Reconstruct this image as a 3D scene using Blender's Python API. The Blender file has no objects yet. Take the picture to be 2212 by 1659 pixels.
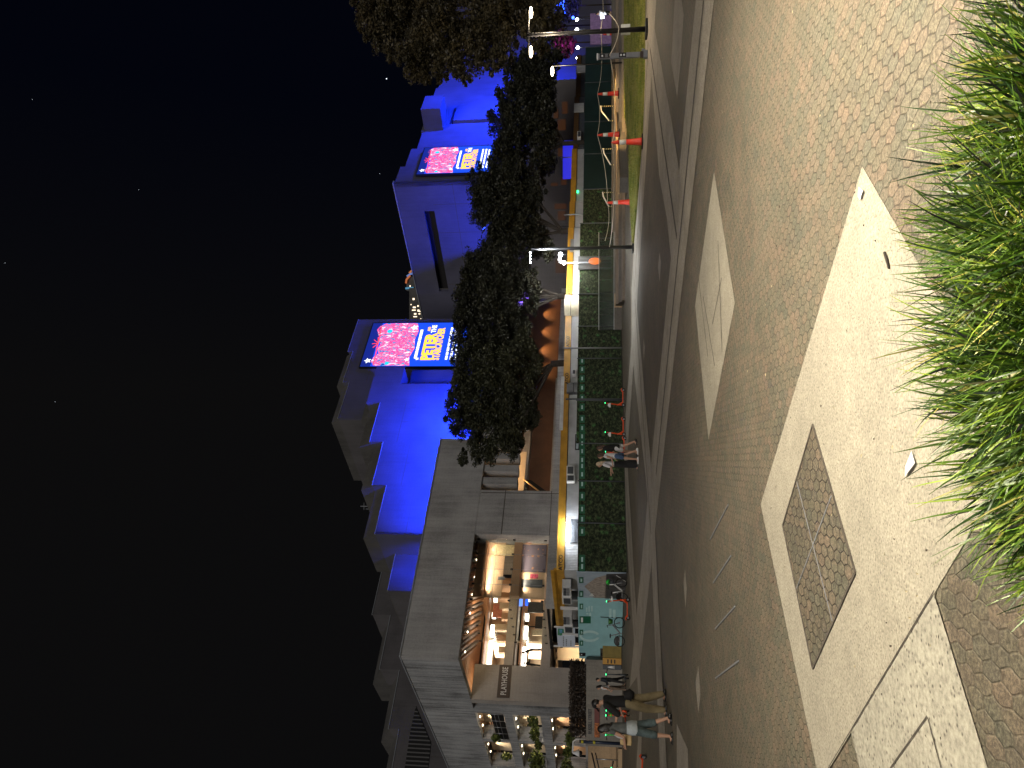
import bpy, math, random
from mathutils import Vector, Matrix, noise
R = random.Random(7)
S = bpy.context.scene
COL = S.collection
PI = math.pi
rad = math.radians
# ------------------------------------------------------------------ camera maths
# The photograph was taken with the phone held upright and is stored on its side:
# photo x runs downwards in the world, photo y runs to the left.
TH = math.atan(182/1600); CT, ST = math.cos(TH), math.sin(TH); F = 1600.0; CH = 1.7
def ray(x, y):
    u = (829.5 - y)/F; d = (x - 1106)/F
    return Vector((u, CT + d*ST, ST - d*CT))
def G(x, y, z=0.0):                     # photo point -> point on the ground
    r = ray(x, y); k = (z - CH)/r.z
    return Vector((r.x*k, r.y*k, z))
def AT(x, y, Y):                        # photo point -> point at distance Y
    r = ray(x, y); k = Y/r.y
    return Vector((r.x*k, Y, CH + r.z*k))
class Plane:                            # a vertical wall plane: origin, direction along it
    def __init__(s, ox, oy, dx, dy):
        l = math.hypot(dx, dy); s.o = Vector((ox, oy)); s.d = Vector((dx/l, dy/l)); s.n = Vector((-s.d.y, s.d.x))
    def hit(s, x, y):                   # -> (distance along, height)
        r = ray(x, y); q = Vector((r.x, r.y))
        k = s.o.dot(s.n)/q.dot(s.n); p = q*k
        return ((p - s.o).dot(s.d), CH + r.z*k)
    def P(s, a, b, z):                  # along, behind, height -> world
        p = s.o + s.d*a + s.n*b
        return Vector((p.x, p.y, z))
    def back(s, b):
        p = s.o + s.n*b
        return Plane(p.x, p.y, s.d.x, s.d.y)
# ------------------------------------------------------------------ mesh helper
class MB:
    def __init__(s): s.v = []; s.f = []; s.m = []; s.sm = []
    def add(s, vs, fs, mi=0, sm=False):
        o = len(s.v); s.v += [tuple(p) for p in vs]
        for f in fs: s.f.append([i+o for i in f]); s.m.append(mi); s.sm.append(sm)
    def box(s, c, d, rz=0.0, mi=0, rx=0.0, ry=0.0):
        mt = Matrix.Rotation(rz, 3, 'Z') @ Matrix.Rotation(ry, 3, 'Y') @ Matrix.Rotation(rx, 3, 'X')
        c = Vector(c); vs = []
        for k in (-.5, .5):
            for a, b in ((-.5, -.5), (.5, -.5), (.5, .5), (-.5, .5)):
                vs.append(c + mt @ Vector((a*d[0], b*d[1], k*d[2])))
        s.add(vs, [(3,2,1,0), (4,5,6,7), (0,1,5,4), (1,2,6,5), (2,3,7,6), (3,0,4,7)], mi)
    def obox(s, pl, a0, a1, b0, b1, z0, z1, mi=0):     # box in a wall plane's frame
        vs = [pl.P(a, b, z) for z in (z0, z1) for a, b in ((a0,b0), (a1,b0), (a1,b1), (a0,b1))]
        s.add(vs, [(3,2,1,0), (4,5,6,7), (0,1,5,4), (1,2,6,5), (2,3,7,6), (3,0,4,7)], mi)
    def prism(s, pl, pts, b0, b1, mi=0):               # outline (along, height) given thickness b0..b1
        n = len(pts)
        vs = [pl.P(a, b0, z) for a, z in pts] + [pl.P(a, b1, z) for a, z in pts]
        s.add(vs, [list(range(n)), list(range(2*n-1, n-1, -1))] + [(i, i+n, (i+1) % n+n, (i+1) % n) for i in range(n)], mi)
    def prof(s, pl, pts, a0, a1, mi=0):                # profile (behind, height) run along a0..a1
        n = len(pts)
        vs = [pl.P(a0, b, z) for b, z in pts] + [pl.P(a1, b, z) for b, z in pts]
        s.add(vs, [list(range(n)), list(range(2*n-1, n-1, -1))] + [(i, i+n, (i+1) % n+n, (i+1) % n) for i in range(n)], mi)
    def slab(s, pts, z0, z1, mi=0):                    # flat outline between two heights
        n = len(pts)
        vs = [(p[0], p[1], z0) for p in pts] + [(p[0], p[1], z1) for p in pts]
        s.add(vs, [list(range(n-1, -1, -1)), list(range(n, 2*n))] + [(i, (i+1) % n, (i+1) % n+n, i+n) for i in range(n)], mi)
    def tube(s, pts, rs, n=8, mi=0, cap=True, fl=1.0, sm=True):
        pts = [Vector(p) for p in pts]
        if not isinstance(rs, (list, tuple)): rs = [rs]*len(pts)
        o = len(s.v); up = None
        for i, p in enumerate(pts):
            t = (pts[min(i+1, len(pts)-1)] - pts[max(i-1, 0)])
            t = t.normalized() if t.length > 1e-9 else Vector((0,0,1))
            if up is None:
                up = Vector((0,0,1)) if abs(t.z) < .9 else Vector((0,1,0))
            a = t.cross(up)
            a = a.normalized() if a.length > 1e-6 else Vector((1,0,0))
            b = a.cross(t).normalized(); up = b
            for k in range(n):
                w = 2*PI*k/n
                s.v.append(tuple(p + a*math.cos(w)*rs[i] + b*math.sin(w)*rs[i]*fl))
        for i in range(len(pts)-1):
            for k in range(n):
                s.f.append([o+i*n+k, o+i*n+(k+1) % n, o+(i+1)*n+(k+1) % n, o+(i+1)*n+k]); s.m.append(mi); s.sm.append(sm)
        if cap:
            s.f.append([o+k for k in range(n-1, -1, -1)]); s.m.append(mi); s.sm.append(False)
            s.f.append([o+(len(pts)-1)*n+k for k in range(n)]); s.m.append(mi); s.sm.append(False)
    def lathe(s, c, prof, n=16, mi=0, ax=1.0, ay=1.0, sm=True):
        o = len(s.v); c = Vector(c)
        for r, z in prof:
            for k in range(n):
                w = 2*PI*k/n; s.v.append((c.x+r*ax*math.cos(w), c.y+r*ay*math.sin(w), c.z+z))
        for i in range(len(prof)-1):
            for k in range(n):
                s.f.append([o+i*n+k, o+i*n+(k+1) % n, o+(i+1)*n+(k+1) % n, o+(i+1)*n+k]); s.m.append(mi); s.sm.append(sm)
        s.f.append([o+k for k in range(n-1, -1, -1)]); s.m.append(mi); s.sm.append(False)
        s.f.append([o+(len(prof)-1)*n+k for k in range(n)]); s.m.append(mi); s.sm.append(False)
    def ball(s, c, r, n=12, mi=0):
        rx, ry, rz = r if isinstance(r, (tuple, list)) else (r, r, r)
        k = n//2
        prof = [(max(.02, math.sin(PI*i/k)), -math.cos(PI*i/k)*rz) for i in range(k+1)]
        s.lathe(c, prof, n, mi, rx, ry)
    def ring(s, c, rr, r, axis='Y', n=20, m=6, mi=0, rz=0.0):
        o = len(s.v); c = Vector(c); mt = Matrix.Rotation(rz, 3, 'Z')
        for i in range(n):
            w = 2*PI*i/n
            for k in range(m):
                q = 2*PI*k/m; d = rr + r*math.cos(q)
                p = Vector((d*math.cos(w), r*math.sin(q), d*math.sin(w)))
                s.v.append(tuple(c + mt @ p))
        for i in range(n):
            for k in range(m):
                s.f.append([o+i*m+k, o+i*m+(k+1) % m, o+((i+1) % n)*m+(k+1) % m, o+((i+1) % n)*m+k]); s.m.append(mi); s.sm.append(True)
    def mesh(s, name, mats):
        me = bpy.data.meshes.new(name); me.from_pydata(s.v, [], s.f)
        if not isinstance(mats, (list, tuple)): mats = [mats]
        for m in mats: me.materials.append(m)
        me.polygons.foreach_set('material_index', s.m); me.polygons.foreach_set('use_smooth', s.sm)
        me.update(); return me
    def build(s, name, mats, parent=None, loc=None, fix=True, bevel=0):
        me = s.mesh(name, mats)
        if fix:
            import bmesh
            b = bmesh.new(); b.from_mesh(me); bmesh.ops.recalc_face_normals(b, faces=b.faces)
            b.to_mesh(me); b.free()
        o = bpy.data.objects.new(name, me); COL.objects.link(o)
        if parent: o.parent = parent
        if loc: o.location = loc
        if bevel:
            m = o.modifiers.new('bevel', 'BEVEL'); m.width = bevel; m.segments = 2; m.limit_method = 'ANGLE'
        return o
def tag(o, label=None, cat=None, group=None, kind=None):
    if label: o['label'] = label
    if cat: o['category'] = cat
    if group: o['group'] = group
    if kind: o['kind'] = kind
    return o
def thing(name, label, cat, loc=(0,0,0), rz=0.0, group=None):
    o = bpy.data.objects.new(name, None); COL.objects.link(o); o.location = loc; o.rotation_euler = (0, 0, rz)
    o.empty_display_size = .2
    return tag(o, label, cat, group)
def struct(o, label=None): return tag(o, label, None, None, 'structure')
def kids(o): return [c for c in bpy.data.objects if c.parent == o]
def dup(o, loc=None, rz=None, label=None, parent=None):
    c = o.copy(); COL.objects.link(c)
    if parent: c.parent = parent
    if loc is not None: c.location = loc
    if rz is not None: c.rotation_euler = (0, 0, rz)
    if label: c['label'] = label
    for k in kids(o): dup(k, parent=c)
    return c
def text(body, width, mat, parent, mt, name='lettering', depth=.01, bold=.0, height=None, sx=None):
    cu = bpy.data.curves.new('t', 'FONT'); cu.body = body; cu.size = 1; cu.extrude = .01; cu.offset = bold
    cu.align_x = 'CENTER'; cu.align_y = 'CENTER'; cu.resolution_u = 2
    ob = bpy.data.objects.new('t', cu); COL.objects.link(ob)
    bpy.context.view_layer.update()
    me = bpy.data.meshes.new_from_object(ob.evaluated_get(bpy.context.evaluated_depsgraph_get()))
    bpy.data.objects.remove(ob)
    xs = [v.co.x for v in me.vertices]; ys = [v.co.y for v in me.vertices]
    w = max(xs)-min(xs); h = max(ys)-min(ys); cx = (max(xs)+min(xs))/2; cy = (max(ys)+min(ys))/2
    k = width/w; ky = height/h if height else k
    for v in me.vertices:
        v.co = mt @ Vector(((v.co.x-cx)*k, (v.co.y-cy)*ky, v.co.z/.01*depth*.5))
    me.materials.clear(); me.materials.append(mat)
    o = bpy.data.objects.new(name, me); COL.objects.link(o); o.parent = parent
    return o
def wallmt(pl, a, z, b=-.02):          # matrix that stands text on a wall plane facing the camera
    p = pl.P(a, b, z); d = pl.d; n = pl.n
    return Matrix(((d.x, 0, -n.x, p.x), (d.y, 0, -n.y, p.y), (0, 1, 0, p.z), (0, 0, 0, 1)))
# ------------------------------------------------------------------ materials
def lin(c): return tuple((v/12.92 if v <= .04045 else ((v+.055)/1.055)**2.4) for v in c)
class NT:
    def __init__(s, name):
        s.m = bpy.data.materials.new(name); s.m.use_nodes = True; s.t = s.m.node_tree; s.N = s.t.nodes; s.N.clear()
        s.out = s.N.new('ShaderNodeOutputMaterial'); s.b = s.N.new('ShaderNodeBsdfPrincipled')
        s.L(s.b.outputs[0], s.out.inputs[0]); s._c = None
    def L(s, a, b): s.t.links.new(a, b)
    def co(s, kind='Object'):
        if s._c is None: s._c = s.N.new('ShaderNodeTexCoord')
        return s._c.outputs[kind]
    def val(s, i, v):
        if hasattr(v, 'is_linked') or hasattr(v, 'links'): s.L(v, i)
        else: i.default_value = v
    def mapv(s, src, scale=(1,1,1), rot=(0,0,0), loc=(0,0,0)):
        n = s.N.new('ShaderNodeMapping'); s.L(src, n.inputs[0]); n.inputs['Scale'].default_value = scale
        n.inputs['Rotation'].default_value = rot; n.inputs['Location'].default_value = loc
        return n.outputs[0]
    def noise(s, src, sc, det=4, ro=.6, out=0):
        n = s.N.new('ShaderNodeTexNoise'); s.L(src, n.inputs['Vector']); n.inputs['Scale'].default_value = sc
        n.inputs['Detail'].default_value = det; n.inputs['Roughness'].default_value = ro; return n.outputs[out]
    def vor(s, src, sc, feat='F1', out='Distance', rnd=1.0):
        n = s.N.new('ShaderNodeTexVoronoi'); n.feature = feat; s.L(src, n.inputs['Vector']); n.inputs['Scale'].default_value = sc
        n.inputs['Randomness'].default_value = rnd; return n.outputs[out]
    def math(s, op, a, b=0.0, c=0.0):
        n = s.N.new('ShaderNodeMath'); n.operation = op
        for i, v in enumerate((a, b, c)):
            if i < len(n.inputs): s.val(n.inputs[i], v)
        return n.outputs[0]
    def vm(s, op, a, b=(0,0,0), out=0):
        n = s.N.new('ShaderNodeVectorMath'); n.operation = op
        s.val(n.inputs[0], a); s.val(n.inputs[1], b); return n.outputs[out]
    def ramp(s, f, stops, interp='LINEAR'):
        n = s.N.new('ShaderNodeValToRGB'); s.L(f, n.inputs[0]); e = n.color_ramp; e.interpolation = interp
        while len(e.elements) < len(stops): e.elements.new(.5)
        for el, (p, c) in zip(e.elements, stops):
            el.position = p; el.color = (c[0], c[1], c[2], 1) if isinstance(c, tuple) else (c, c, c, 1)
        return n.outputs[0]
    def mix(s, f, a, b, mode='MIX'):
        n = s.N.new('ShaderNodeMix'); n.data_type = 'RGBA'; n.blend_type = mode
        s.val(n.inputs[0], f)
        for i, v in ((6, a), (7, b)):
            if isinstance(v, tuple): v = (v[0], v[1], v[2], 1)
            s.val(n.inputs[i], v)
        return n.outputs[2]
    def col(s, c):
        if isinstance(c, tuple): s.b.inputs['Base Color'].default_value = (c[0], c[1], c[2], 1)
        else: s.L(c, s.b.inputs['Base Color'])
    def set(s, **k):
        for a, v in k.items(): s.val(s.b.inputs[a.replace('_', ' ')], v)
    def bump(s, h, st=.3, d=.02):
        n = s.N.new('ShaderNodeBump'); n.inputs['Strength'].default_value = st; n.inputs['Distance'].default_value = d
        s.L(h, n.inputs['Height']); s.L(n.outputs[0], s.b.inputs['Normal'])
def simple(name, c, rough=.6, var=.25, sc=6.0, metal=0.0, bump=0.0, co='Object'):
    n = NT(name); f = n.noise(n.co(co), sc)
    a = tuple(v*(1-var) for v in c); b = tuple(min(1, v*(1+var)) for v in c)
    n.col(n.ramp(f, [(.3, a), (.7, b)])); n.set(Roughness=rough, Metallic=metal)
    if bump: n.bump(f, bump)
    return n.m
def glow(name, c, st):
    n = NT(name); n.col((.02, .02, .02)); n.set(Roughness=.6); n.b.inputs['Emission Color'].default_value = (c[0], c[1], c[2], 1)
    n.b.inputs['Emission Strength'].default_value = st; return n.m
def concrete(name, base=(.30, .29, .275), streak=.35, horiz=False, var=.22):
    n = NT(name); c = n.co()
    big = n.noise(c, .35, 4, .55)
    st = n.noise(n.mapv(c, (2.2, 2.2, .12) if not horiz else (.15, .15, 3.0)), 1.6, 6, .7)
    fine = n.noise(c, 9, 5, .7)
    k = n.math('ADD', n.math('MULTIPLY', big, .45), n.math('ADD', n.math('MULTIPLY', st, streak), n.math('MULTIPLY', fine, .25)))
    k = n.math('DIVIDE', k, .70+streak)
    lo = tuple(v*(1-var*1.6) for v in base); hi = tuple(v*(1+var*1.3) for v in base)
    colr = n.ramp(k, [(.385, lo), (.49, base), (.6, hi)])
    wv = n.N.new('ShaderNodeTexWave'); wv.wave_type = 'BANDS'; wv.bands_direction = 'Z'; wv.inputs['Scale'].default_value = 1.1
    wv.inputs['Distortion'].default_value = .4; wv.inputs['Detail'].default_value = 2
    n.L(c, wv.inputs['Vector'])
    brd = n.ramp(wv.outputs['Fac'], [(0, .86), (.12, 1.0)])
    colr = n.mix(.35, colr, n.mix(1.0, colr, brd, 'MULTIPLY'))
    n.col(colr); n.set(Roughness=.85); n.bump(n.math('ADD', fine, n.math('MULTIPLY', st, 1.2)), .35, .03)
    return n.m
def hexpave(name, tint=1.0, jk=1.0):
    n = NT(name); c = n.co()
    sp = n.N.new('ShaderNodeSeparateXYZ')
    wv = n.N.new('ShaderNodeVectorMath'); wv.operation = 'SCALE'; wv.inputs['Scale'].default_value = .034
    n.L(n.vm('SUBTRACT', n.noise(c, 7, 2, .5, 1), (.5, .5, .5)), wv.inputs[0])
    p0 = n.mapv(c, (1, 1, 1), (0, 0, rad(-6)))
    wob = n.vm('ADD', p0, wv.outputs[0])
    n.L(wob, sp.inputs[0])
    cb = n.N.new('ShaderNodeCombineXYZ')
    n.L(n.math('DIVIDE', sp.outputs[1], .150), cb.inputs[0]); n.L(n.math('DIVIDE', sp.outputs[0], .092), cb.inputs[1])
    p = cb.outputs[0]; r = (1, 1.7320508, 1); h = (.5, .8660254, .5)
    def fmod(v):                        # positive modulo
        q = n.vm('FLOOR', n.vm('DIVIDE', v, r)); return n.vm('SUBTRACT', v, n.vm('MULTIPLY', q, r))
    a = n.vm('SUBTRACT', fmod(p), h); b = n.vm('SUBTRACT', fmod(n.vm('SUBTRACT', p, h)), h)
    a = n.vm('MULTIPLY', a, (1, 1, 0)); b = n.vm('MULTIPLY', b, (1, 1, 0))
    la = n.vm('LENGTH', a, out=1); lb = n.vm('LENGTH', b, out=1)
    sel = n.math('LESS_THAN', lb, la)
    mx = n.N.new('ShaderNodeMix'); mx.data_type = 'VECTOR'; n.L(sel, mx.inputs[0]); n.L(a, mx.inputs[4]); n.L(b, mx.inputs[5])
    gv = mx.outputs[1]; idv = n.vm('SUBTRACT', p, gv); ab = n.vm('ABSOLUTE', gv)
    d1 = n.vm('DOT_PRODUCT', ab, (.5, .8660254, 0), out=1)
    s2 = n.N.new('ShaderNodeSeparateXYZ'); n.L(ab, s2.inputs[0])
    ed = n.math('SUBTRACT', .5, n.math('MAXIMUM', d1, s2.outputs[0]))      # distance to the joint
    wn = n.N.new('ShaderNodeTexWhiteNoise'); n.L(n.vm('MULTIPLY', n.vm('ADD', idv, (.25, .25, 0)), (2, 1.1547, 0)), wn.inputs[0])
    rnd = n.N.new('ShaderNodeMath'); rnd.operation = 'MULTIPLY'; n.L(wn.outputs['Value'], rnd.inputs[0]); rnd.inputs[1].default_value = 1
    g = n.noise(c, 48, 4, .8); big = n.noise(c, .55, 4, .6); patch = n.noise(c, 2.0, 3, .6)
    base = n.ramp(rnd.outputs[0], [(0, (.135, .132, .098)), (.3, (.19, .172, .120)), (.52, (.225, .182, .128)), (.74, (.265, .190, .138)), (.9, (.118, .122, .096)), (1, (.225, .205, .15))])
    base = n.mix(.5, base, n.ramp(patch, [(.36, (.165, .160, .118)), (.64, (.235, .185, .132))]))
    base = n.mix(.9, base, n.ramp(g, [(.38, .42), (.49, .95), (.60, 1.65)]), 'MULTIPLY')
    base = n.mix(.75, base, n.ramp(big, [(.3, .75), (.5, 1.0), (.72, 1.15)]), 'MULTIPLY')
    jt = n.ramp(ed, [(.0, 0.0), (.025, .15), (.075, 1.0)])
    jw = n.math('ADD', .35, n.math('MULTIPLY', n.ramp(n.noise(c, 1.3, 2, .5), [(.35, .1), (.65, 1.0)]), .45))
    base = n.mix(n.math('MULTIPLY', n.math('SUBTRACT', 1.0, jt), n.math('MULTIPLY', jw, jk)), base, (.045, .036, .026))
    spk = n.ramp(n.noise(c, 60, 2, .5), [(.68, 0.0), (.72, 1.0)])
    base = n.mix(n.math('MULTIPLY', spk, .5), base, (.55, .50, .40))
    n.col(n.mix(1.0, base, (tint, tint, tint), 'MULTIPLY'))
    n.set(Roughness=n.math('ADD', .55, n.math('MULTIPLY', g, .35)))
    n.bump(n.math('ADD', n.math('MULTIPLY', jt, .8), n.math('MULTIPLY', g, .5)), .5, .012)
    return n.m
def aggregate(name, c0=(.50, .46, .37), speck=(.17, .145, .115), amt=.5, sc=55, dirt=.25):
    n = NT(name); c = n.co()
    f = n.noise(c, sc, 3, .7); v = n.vor(c, sc*.9); b = n.noise(c, .9, 5, .6); mid = n.noise(c, 6, 4, .6)
    k = n.ramp(v, [(.12, 1.0), (.34, 0.0)])
    base = n.ramp(f, [(.3, tuple(q*.62 for q in c0)), (.5, c0), (.7, tuple(min(.8, q*1.3) for q in c0))])
    rn = n.vor(c, sc*.9, out='Color')
    sp = n.N.new('ShaderNodeSeparateColor'); n.L(rn, sp.inputs[0])
    gate = n.math('GREATER_THAN', sp.outputs[0], 1-amt)
    base = n.mix(n.math('MULTIPLY', k, gate), base, speck)
    base = n.mix(.8, base, n.ramp(b, [(.3, 1-dirt), (.7, 1.08)]), 'MULTIPLY')
    base = n.mix(.5, base, n.ramp(mid, [(.3, 1-dirt), (.7, 1.1)]), 'MULTIPLY')
    n.col(base); n.set(Roughness=.8); n.bump(v, .35, .006)
    return n.m
def foliage(name, c=(.055, .062, .028), var=.55, sc=1.3, rough=.5):
    n = NT(name); o = n.co(); f = n.noise(o, sc, 3, .6); g = n.noise(o, sc*9, 2, .5)
    k = n.math('ADD', n.math('MULTIPLY', f, .6), n.math('MULTIPLY', g, .4))
    n.col(n.ramp(k, [(.35, tuple(v*(1-var) for v in c)), (.5, c), (.66, (c[0]*(1+var*1.3), c[1]*(1+var), c[2]*(1+var*.4)))]))
    n.set(Roughness=rough); n.b.inputs['Specular IOR Level'].default_value = .35
    return n.m
M = {}
M['pave'] = hexpave('hexagonal pavers', .72)
M['pave_dark'] = hexpave('hexagonal pavers worn', .62, 1.7)
M['pave_faint'] = hexpave('darker pavers with faint joints', .50, .35)  # darker tint and fainter joints than the other pavers
M['agg'] = aggregate('light aggregate', (.37, .34, .275), (.15, .13, .10), .45, 50, .22)
M['agg_band'] = aggregate('grey aggregate band', (.42, .375, .31), (.13, .11, .095), .5, 40, .35)
M['agg_speck'] = aggregate('speckled aggregate', (.37, .35, .29), (.10, .09, .075), .55, 30, .3)
M['joint'] = simple('dark joint', (.085, .072, .06), .9)
M['conc'] = concrete('board concrete', (.345, .342, .34))
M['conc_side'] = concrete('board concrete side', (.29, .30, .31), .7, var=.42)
M['conc_hi'] = concrete('smooth concrete', (.36, .335, .31), .2, var=.12)
M['conc_roof'] = concrete('roof concrete', (.085, .082, .078), .3)
M['conc_blue_dim'] = concrete('concrete dimmed for weak plaza light', (.085, .085, .13), .25, var=.12)  # base colour darkened to stand for less plaza light on these walls
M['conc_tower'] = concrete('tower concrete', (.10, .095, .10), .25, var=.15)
M['cap'] = simple('zinc flashing', (.45, .48, .52), .4, .1, 4, .4)
M['black'] = simple('black metal', (.012, .012, .014), .45, .3)
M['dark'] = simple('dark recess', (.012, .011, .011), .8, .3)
M['timber'] = simple('timber baffle', (.42, .22, .13), .5, .25, 3)
M['timberg'] = simple('grey baffle', (.26, .23, .24), .6, .2, 3)
M['cream'] = simple('cream wall', (.62, .50, .36), .7, .08, .8)
M['tan'] = simple('tan wall', (.50, .30, .18), .7, .15, .8)
M['orangewall'] = simple('terracotta wall', (.15, .068, .03), .7, .2, .7)
M['white'] = simple('white paint', (.72, .73, .74), .5, .08, 3)
M['offwhite'] = simple('dirty white paint', (.50, .52, .53), .55, .18, 2)
M['yellow'] = simple('ochre paint', (.46, .245, .03), .45, .2, 1.5)
M['orange'] = simple('orange plastic', (.72, .075, .012), .35, .15, 8)
M['conered'] = simple('cone orange red', (.75, .055, .03), .45, .12, 8)
M['conewhite'] = simple('reflective collar', (.75, .75, .72), .3, .1, 10)
M['green'] = simple('green plastic', (.03, .55, .06), .35, .15, 8)
M['teal'] = simple('teal hoarding print', (.27, .50, .54), .6, .1, 1.2)
M['tealink'] = simple('pale teal ink', (.45, .66, .67), .6, .12, 1.2)
M['placard'] = simple('green placard', (.012, .12, .065), .5, .2)
M['navyboard'] = simple('dark green board', (.014, .036, .034), .6, .3, .5)
M['steel'] = simple('steel', (.42, .44, .46), .35, .15, 5, .7)
M['grey'] = simple('grey paint', (.20, .21, .23), .5, .15, 5)
M['dgrey'] = simple('dark grey paint', (.06, .068, .08), .5, .2, 5)
M['rope'] = simple('rope', (.55, .50, .42), .8, .15, 20)
M['rubber'] = simple('rubber', (.012, .012, .012), .8, .3)
M['sand'] = concrete('sandstone wall', (.42, .30, .18), .2, True)
M['stone'] = concrete('stone wall', (.13, .12, .11), .2, True)
M['step'] = concrete('step edge', (.20, .165, .13), .2, True)
M['fol_dark'] = foliage('dark tree leaves', (.026, .028, .019), .65, 1.0)
M['fol_grn'] = foliage('olive tree leaves', (.038, .042, .024), .65, 1.0)
M['fol_warm'] = foliage('brown lit tree leaves', (.068, .058, .034), .65, 1.0)  # warm lamp light on these leaves is put into their colour
M['fol_hedge'] = foliage('brown hedge leaves', (.05, .038, .030), .5, 3)
M['fol_plant'] = foliage('balcony plant leaves', (.10, .13, .035), .6, 3)
M['bark'] = simple('bark', (.026, .021, .017), .9, .4, 6, 0, .5)
M['skin'] = simple('skin', (.50, .29, .20), .5, .08, 6)
M['hair_black'] = simple('black hair', (.010, .008, .007), .45, .3, 30)
M['hair_brown'] = simple('brown hair', (.06, .032, .018), .5, .35, 30)
M['hair_blond'] = simple('blond hair', (.52, .40, .27), .5, .3, 25)
M['cl_black'] = simple('black cotton', (.012, .012, .013), .85, .3, 12)
M['cl_khaki'] = simple('khaki cotton', (.26, .21, .12), .85, .25, 6, 0, .3)
M['cl_grey'] = simple('grey knit', (.11, .12, .12), .9, .3, 10, 0, .3)
M['cl_lblue'] = simple('pale blue cotton', (.42, .47, .50), .85, .15, 10)
M['cl_slate'] = simple('slate denim', (.07, .10, .105), .85, .35, 8)
M['cl_white'] = simple('white cotton', (.66, .66, .68), .85, .1, 10)
M['cl_denim'] = simple('blue denim', (.05, .09, .18), .85, .3, 10)
M['cl_tan'] = simple('tan canvas bag', (.50, .36, .18), .85, .2, 10)
M['cl_navy'] = simple('navy jacket', (.018, .022, .034), .8, .3, 8)
M['cl_taupe'] = simple('taupe trousers', (.16, .12, .09), .85, .25, 8)
M['shoe'] = simple('black leather', (.012, .012, .012), .35, .2)
M['shoe_white'] = simple('white shoe', (.7, .7, .7), .5, .1)
def leafprint():
    n = NT('leaf print hoarding'); c = n.mapv(n.co(), (1, 1, 1))
    w = n.N.new('ShaderNodeVectorMath'); w.operation = 'SCALE'; w.inputs['Scale'].default_value = .35
    n.L(n.vm('SUBTRACT', n.noise(c, 2.2, 3, .6, 1), (.5, .5, .5)), w.inputs[0]); c2 = n.vm('ADD', c, w.outputs[0])
    v = n.vor(c2, 2.4); cc = n.vor(c2, 2.4, out='Color'); sp = n.N.new('ShaderNodeSeparateColor'); n.L(cc, sp.inputs[0])
    vein = n.noise(n.mapv(c2, (1, 1, 1.6)), 4.5, 5, .75); big = n.noise(c, .38, 3, .6)
    leaf = n.math('MULTIPLY', n.ramp(v, [(.10, 1.0), (.42, 0.0)]), n.ramp(sp.outputs[0], [(.25, 0.0), (.8, 1.0)]))
    leaf = n.math('MULTIPLY', leaf, n.ramp(big, [(.38, .25), (.6, 1.0)]))
    base = n.ramp(vein, [(.38, (.010, .014, .010)), (.5, (.030, .040, .023)), (.66, (.10, .125, .065))])
    n.col(n.mix(leaf, base, n.ramp(vein, [(.35, (.02, .085, .028)), (.62, (.11, .30, .10))]))); n.set(Roughness=.85); n.b.inputs['Specular IOR Level'].default_value = .15
    return n.m
M['leafprint'] = leafprint()
def corr(name, c, sc=62):
    n = NT(name); o = n.co(); s = n.N.new('ShaderNodeSeparateXYZ'); n.L(o, s.inputs[0])
    k = n.math('SINE', n.math('MULTIPLY', n.math('ADD', n.math('MULTIPLY', s.outputs[0], .807), n.math('MULTIPLY', s.outputs[1], .59)), sc))
    f = n.noise(o, 1.2, 4, .6)
    n.col(n.mix(.6, c, n.ramp(f, [(.3, tuple(v*.7 for v in c)), (.7, tuple(min(1, v*1.15) for v in c))]))); n.set(Roughness=.45)
    n.bump(k, .35, .02); return n.m
M['corr'] = corr('ribbed cabin wall', (.42, .44, .46))
M['corr_dark'] = corr('ribbed gate', (.11, .12, .125), 40)
def glassm(name, tint=(.8, .9, .88), gl=.12):
    m = bpy.data.materials.new(name); m.use_nodes = True; t = m.node_tree; t.nodes.clear()
    o = t.nodes.new('ShaderNodeOutputMaterial'); x = t.nodes.new('ShaderNodeMixShader')
    a = t.nodes.new('ShaderNodeBsdfTransparent'); a.inputs[0].default_value = (*tint, 1)
    b = t.nodes.new('ShaderNodeBsdfGlossy'); b.inputs['Roughness'].default_value = .12; b.inputs[0].default_value = (.8, .85, .85, 1)
    x.inputs[0].default_value = gl; t.links.new(a.outputs[0], x.inputs[1]); t.links.new(b.outputs[0], x.inputs[2]); t.links.new(x.outputs[0], o.inputs[0])
    return m
M['glass'] = glassm('clear glazing', (.93, .95, .93), .05)
M['glassg'] = glassm('green tinted balustrade glass', (.55, .68, .64), .22)
def lawn():
    n = NT('lawn'); c = n.co(); a = n.noise(n.mapv(c, (1, 1, 1), (0,0,.8)), .9, 5, .65); b = n.noise(c, 25, 3, .7)
    k = n.math('ADD', n.math('MULTIPLY', a, .6), n.math('MULTIPLY', b, .4))
    n.col(n.ramp(k, [(.36, (.05, .075, .008)), (.46, (.15, .20, .02)), (.54, (.30, .26, .07)), (.64, (.24, .34, .04))]))
    n.set(Roughness=.9); n.bump(b, .8, .05); return n.m
M['lawn'] = lawn()
def bladem():
    n = NT('strap leaf'); oi = n.N.new('ShaderNodeAttribute'); oi.attribute_name = 'bladecol'
    n.col(oi.outputs['Color']); n.set(Roughness=.42); n.b.inputs['Specular IOR Level'].default_value = .32
    return n.m
M['blade'] = bladem()
G_WARM = glow('warm lamp glow', (1, .78, .50), 30); G_COOL = glow('cool lamp glow', (.9, .96, 1), 40)
G_PANEL = glow('foyer light panel', (1, .93, .80), 5); G_DOT = glow('downlight glow', (1, .85, .62), 14)
G_BLUE = glow('blue lamp glow', (.03, .08, 1), 10); G_GREEN = glow('green indicator', (.05, 1, .3), 4)
G_MAG = glow('magenta lamp glow', (1, .05, .7), 8)
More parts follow.
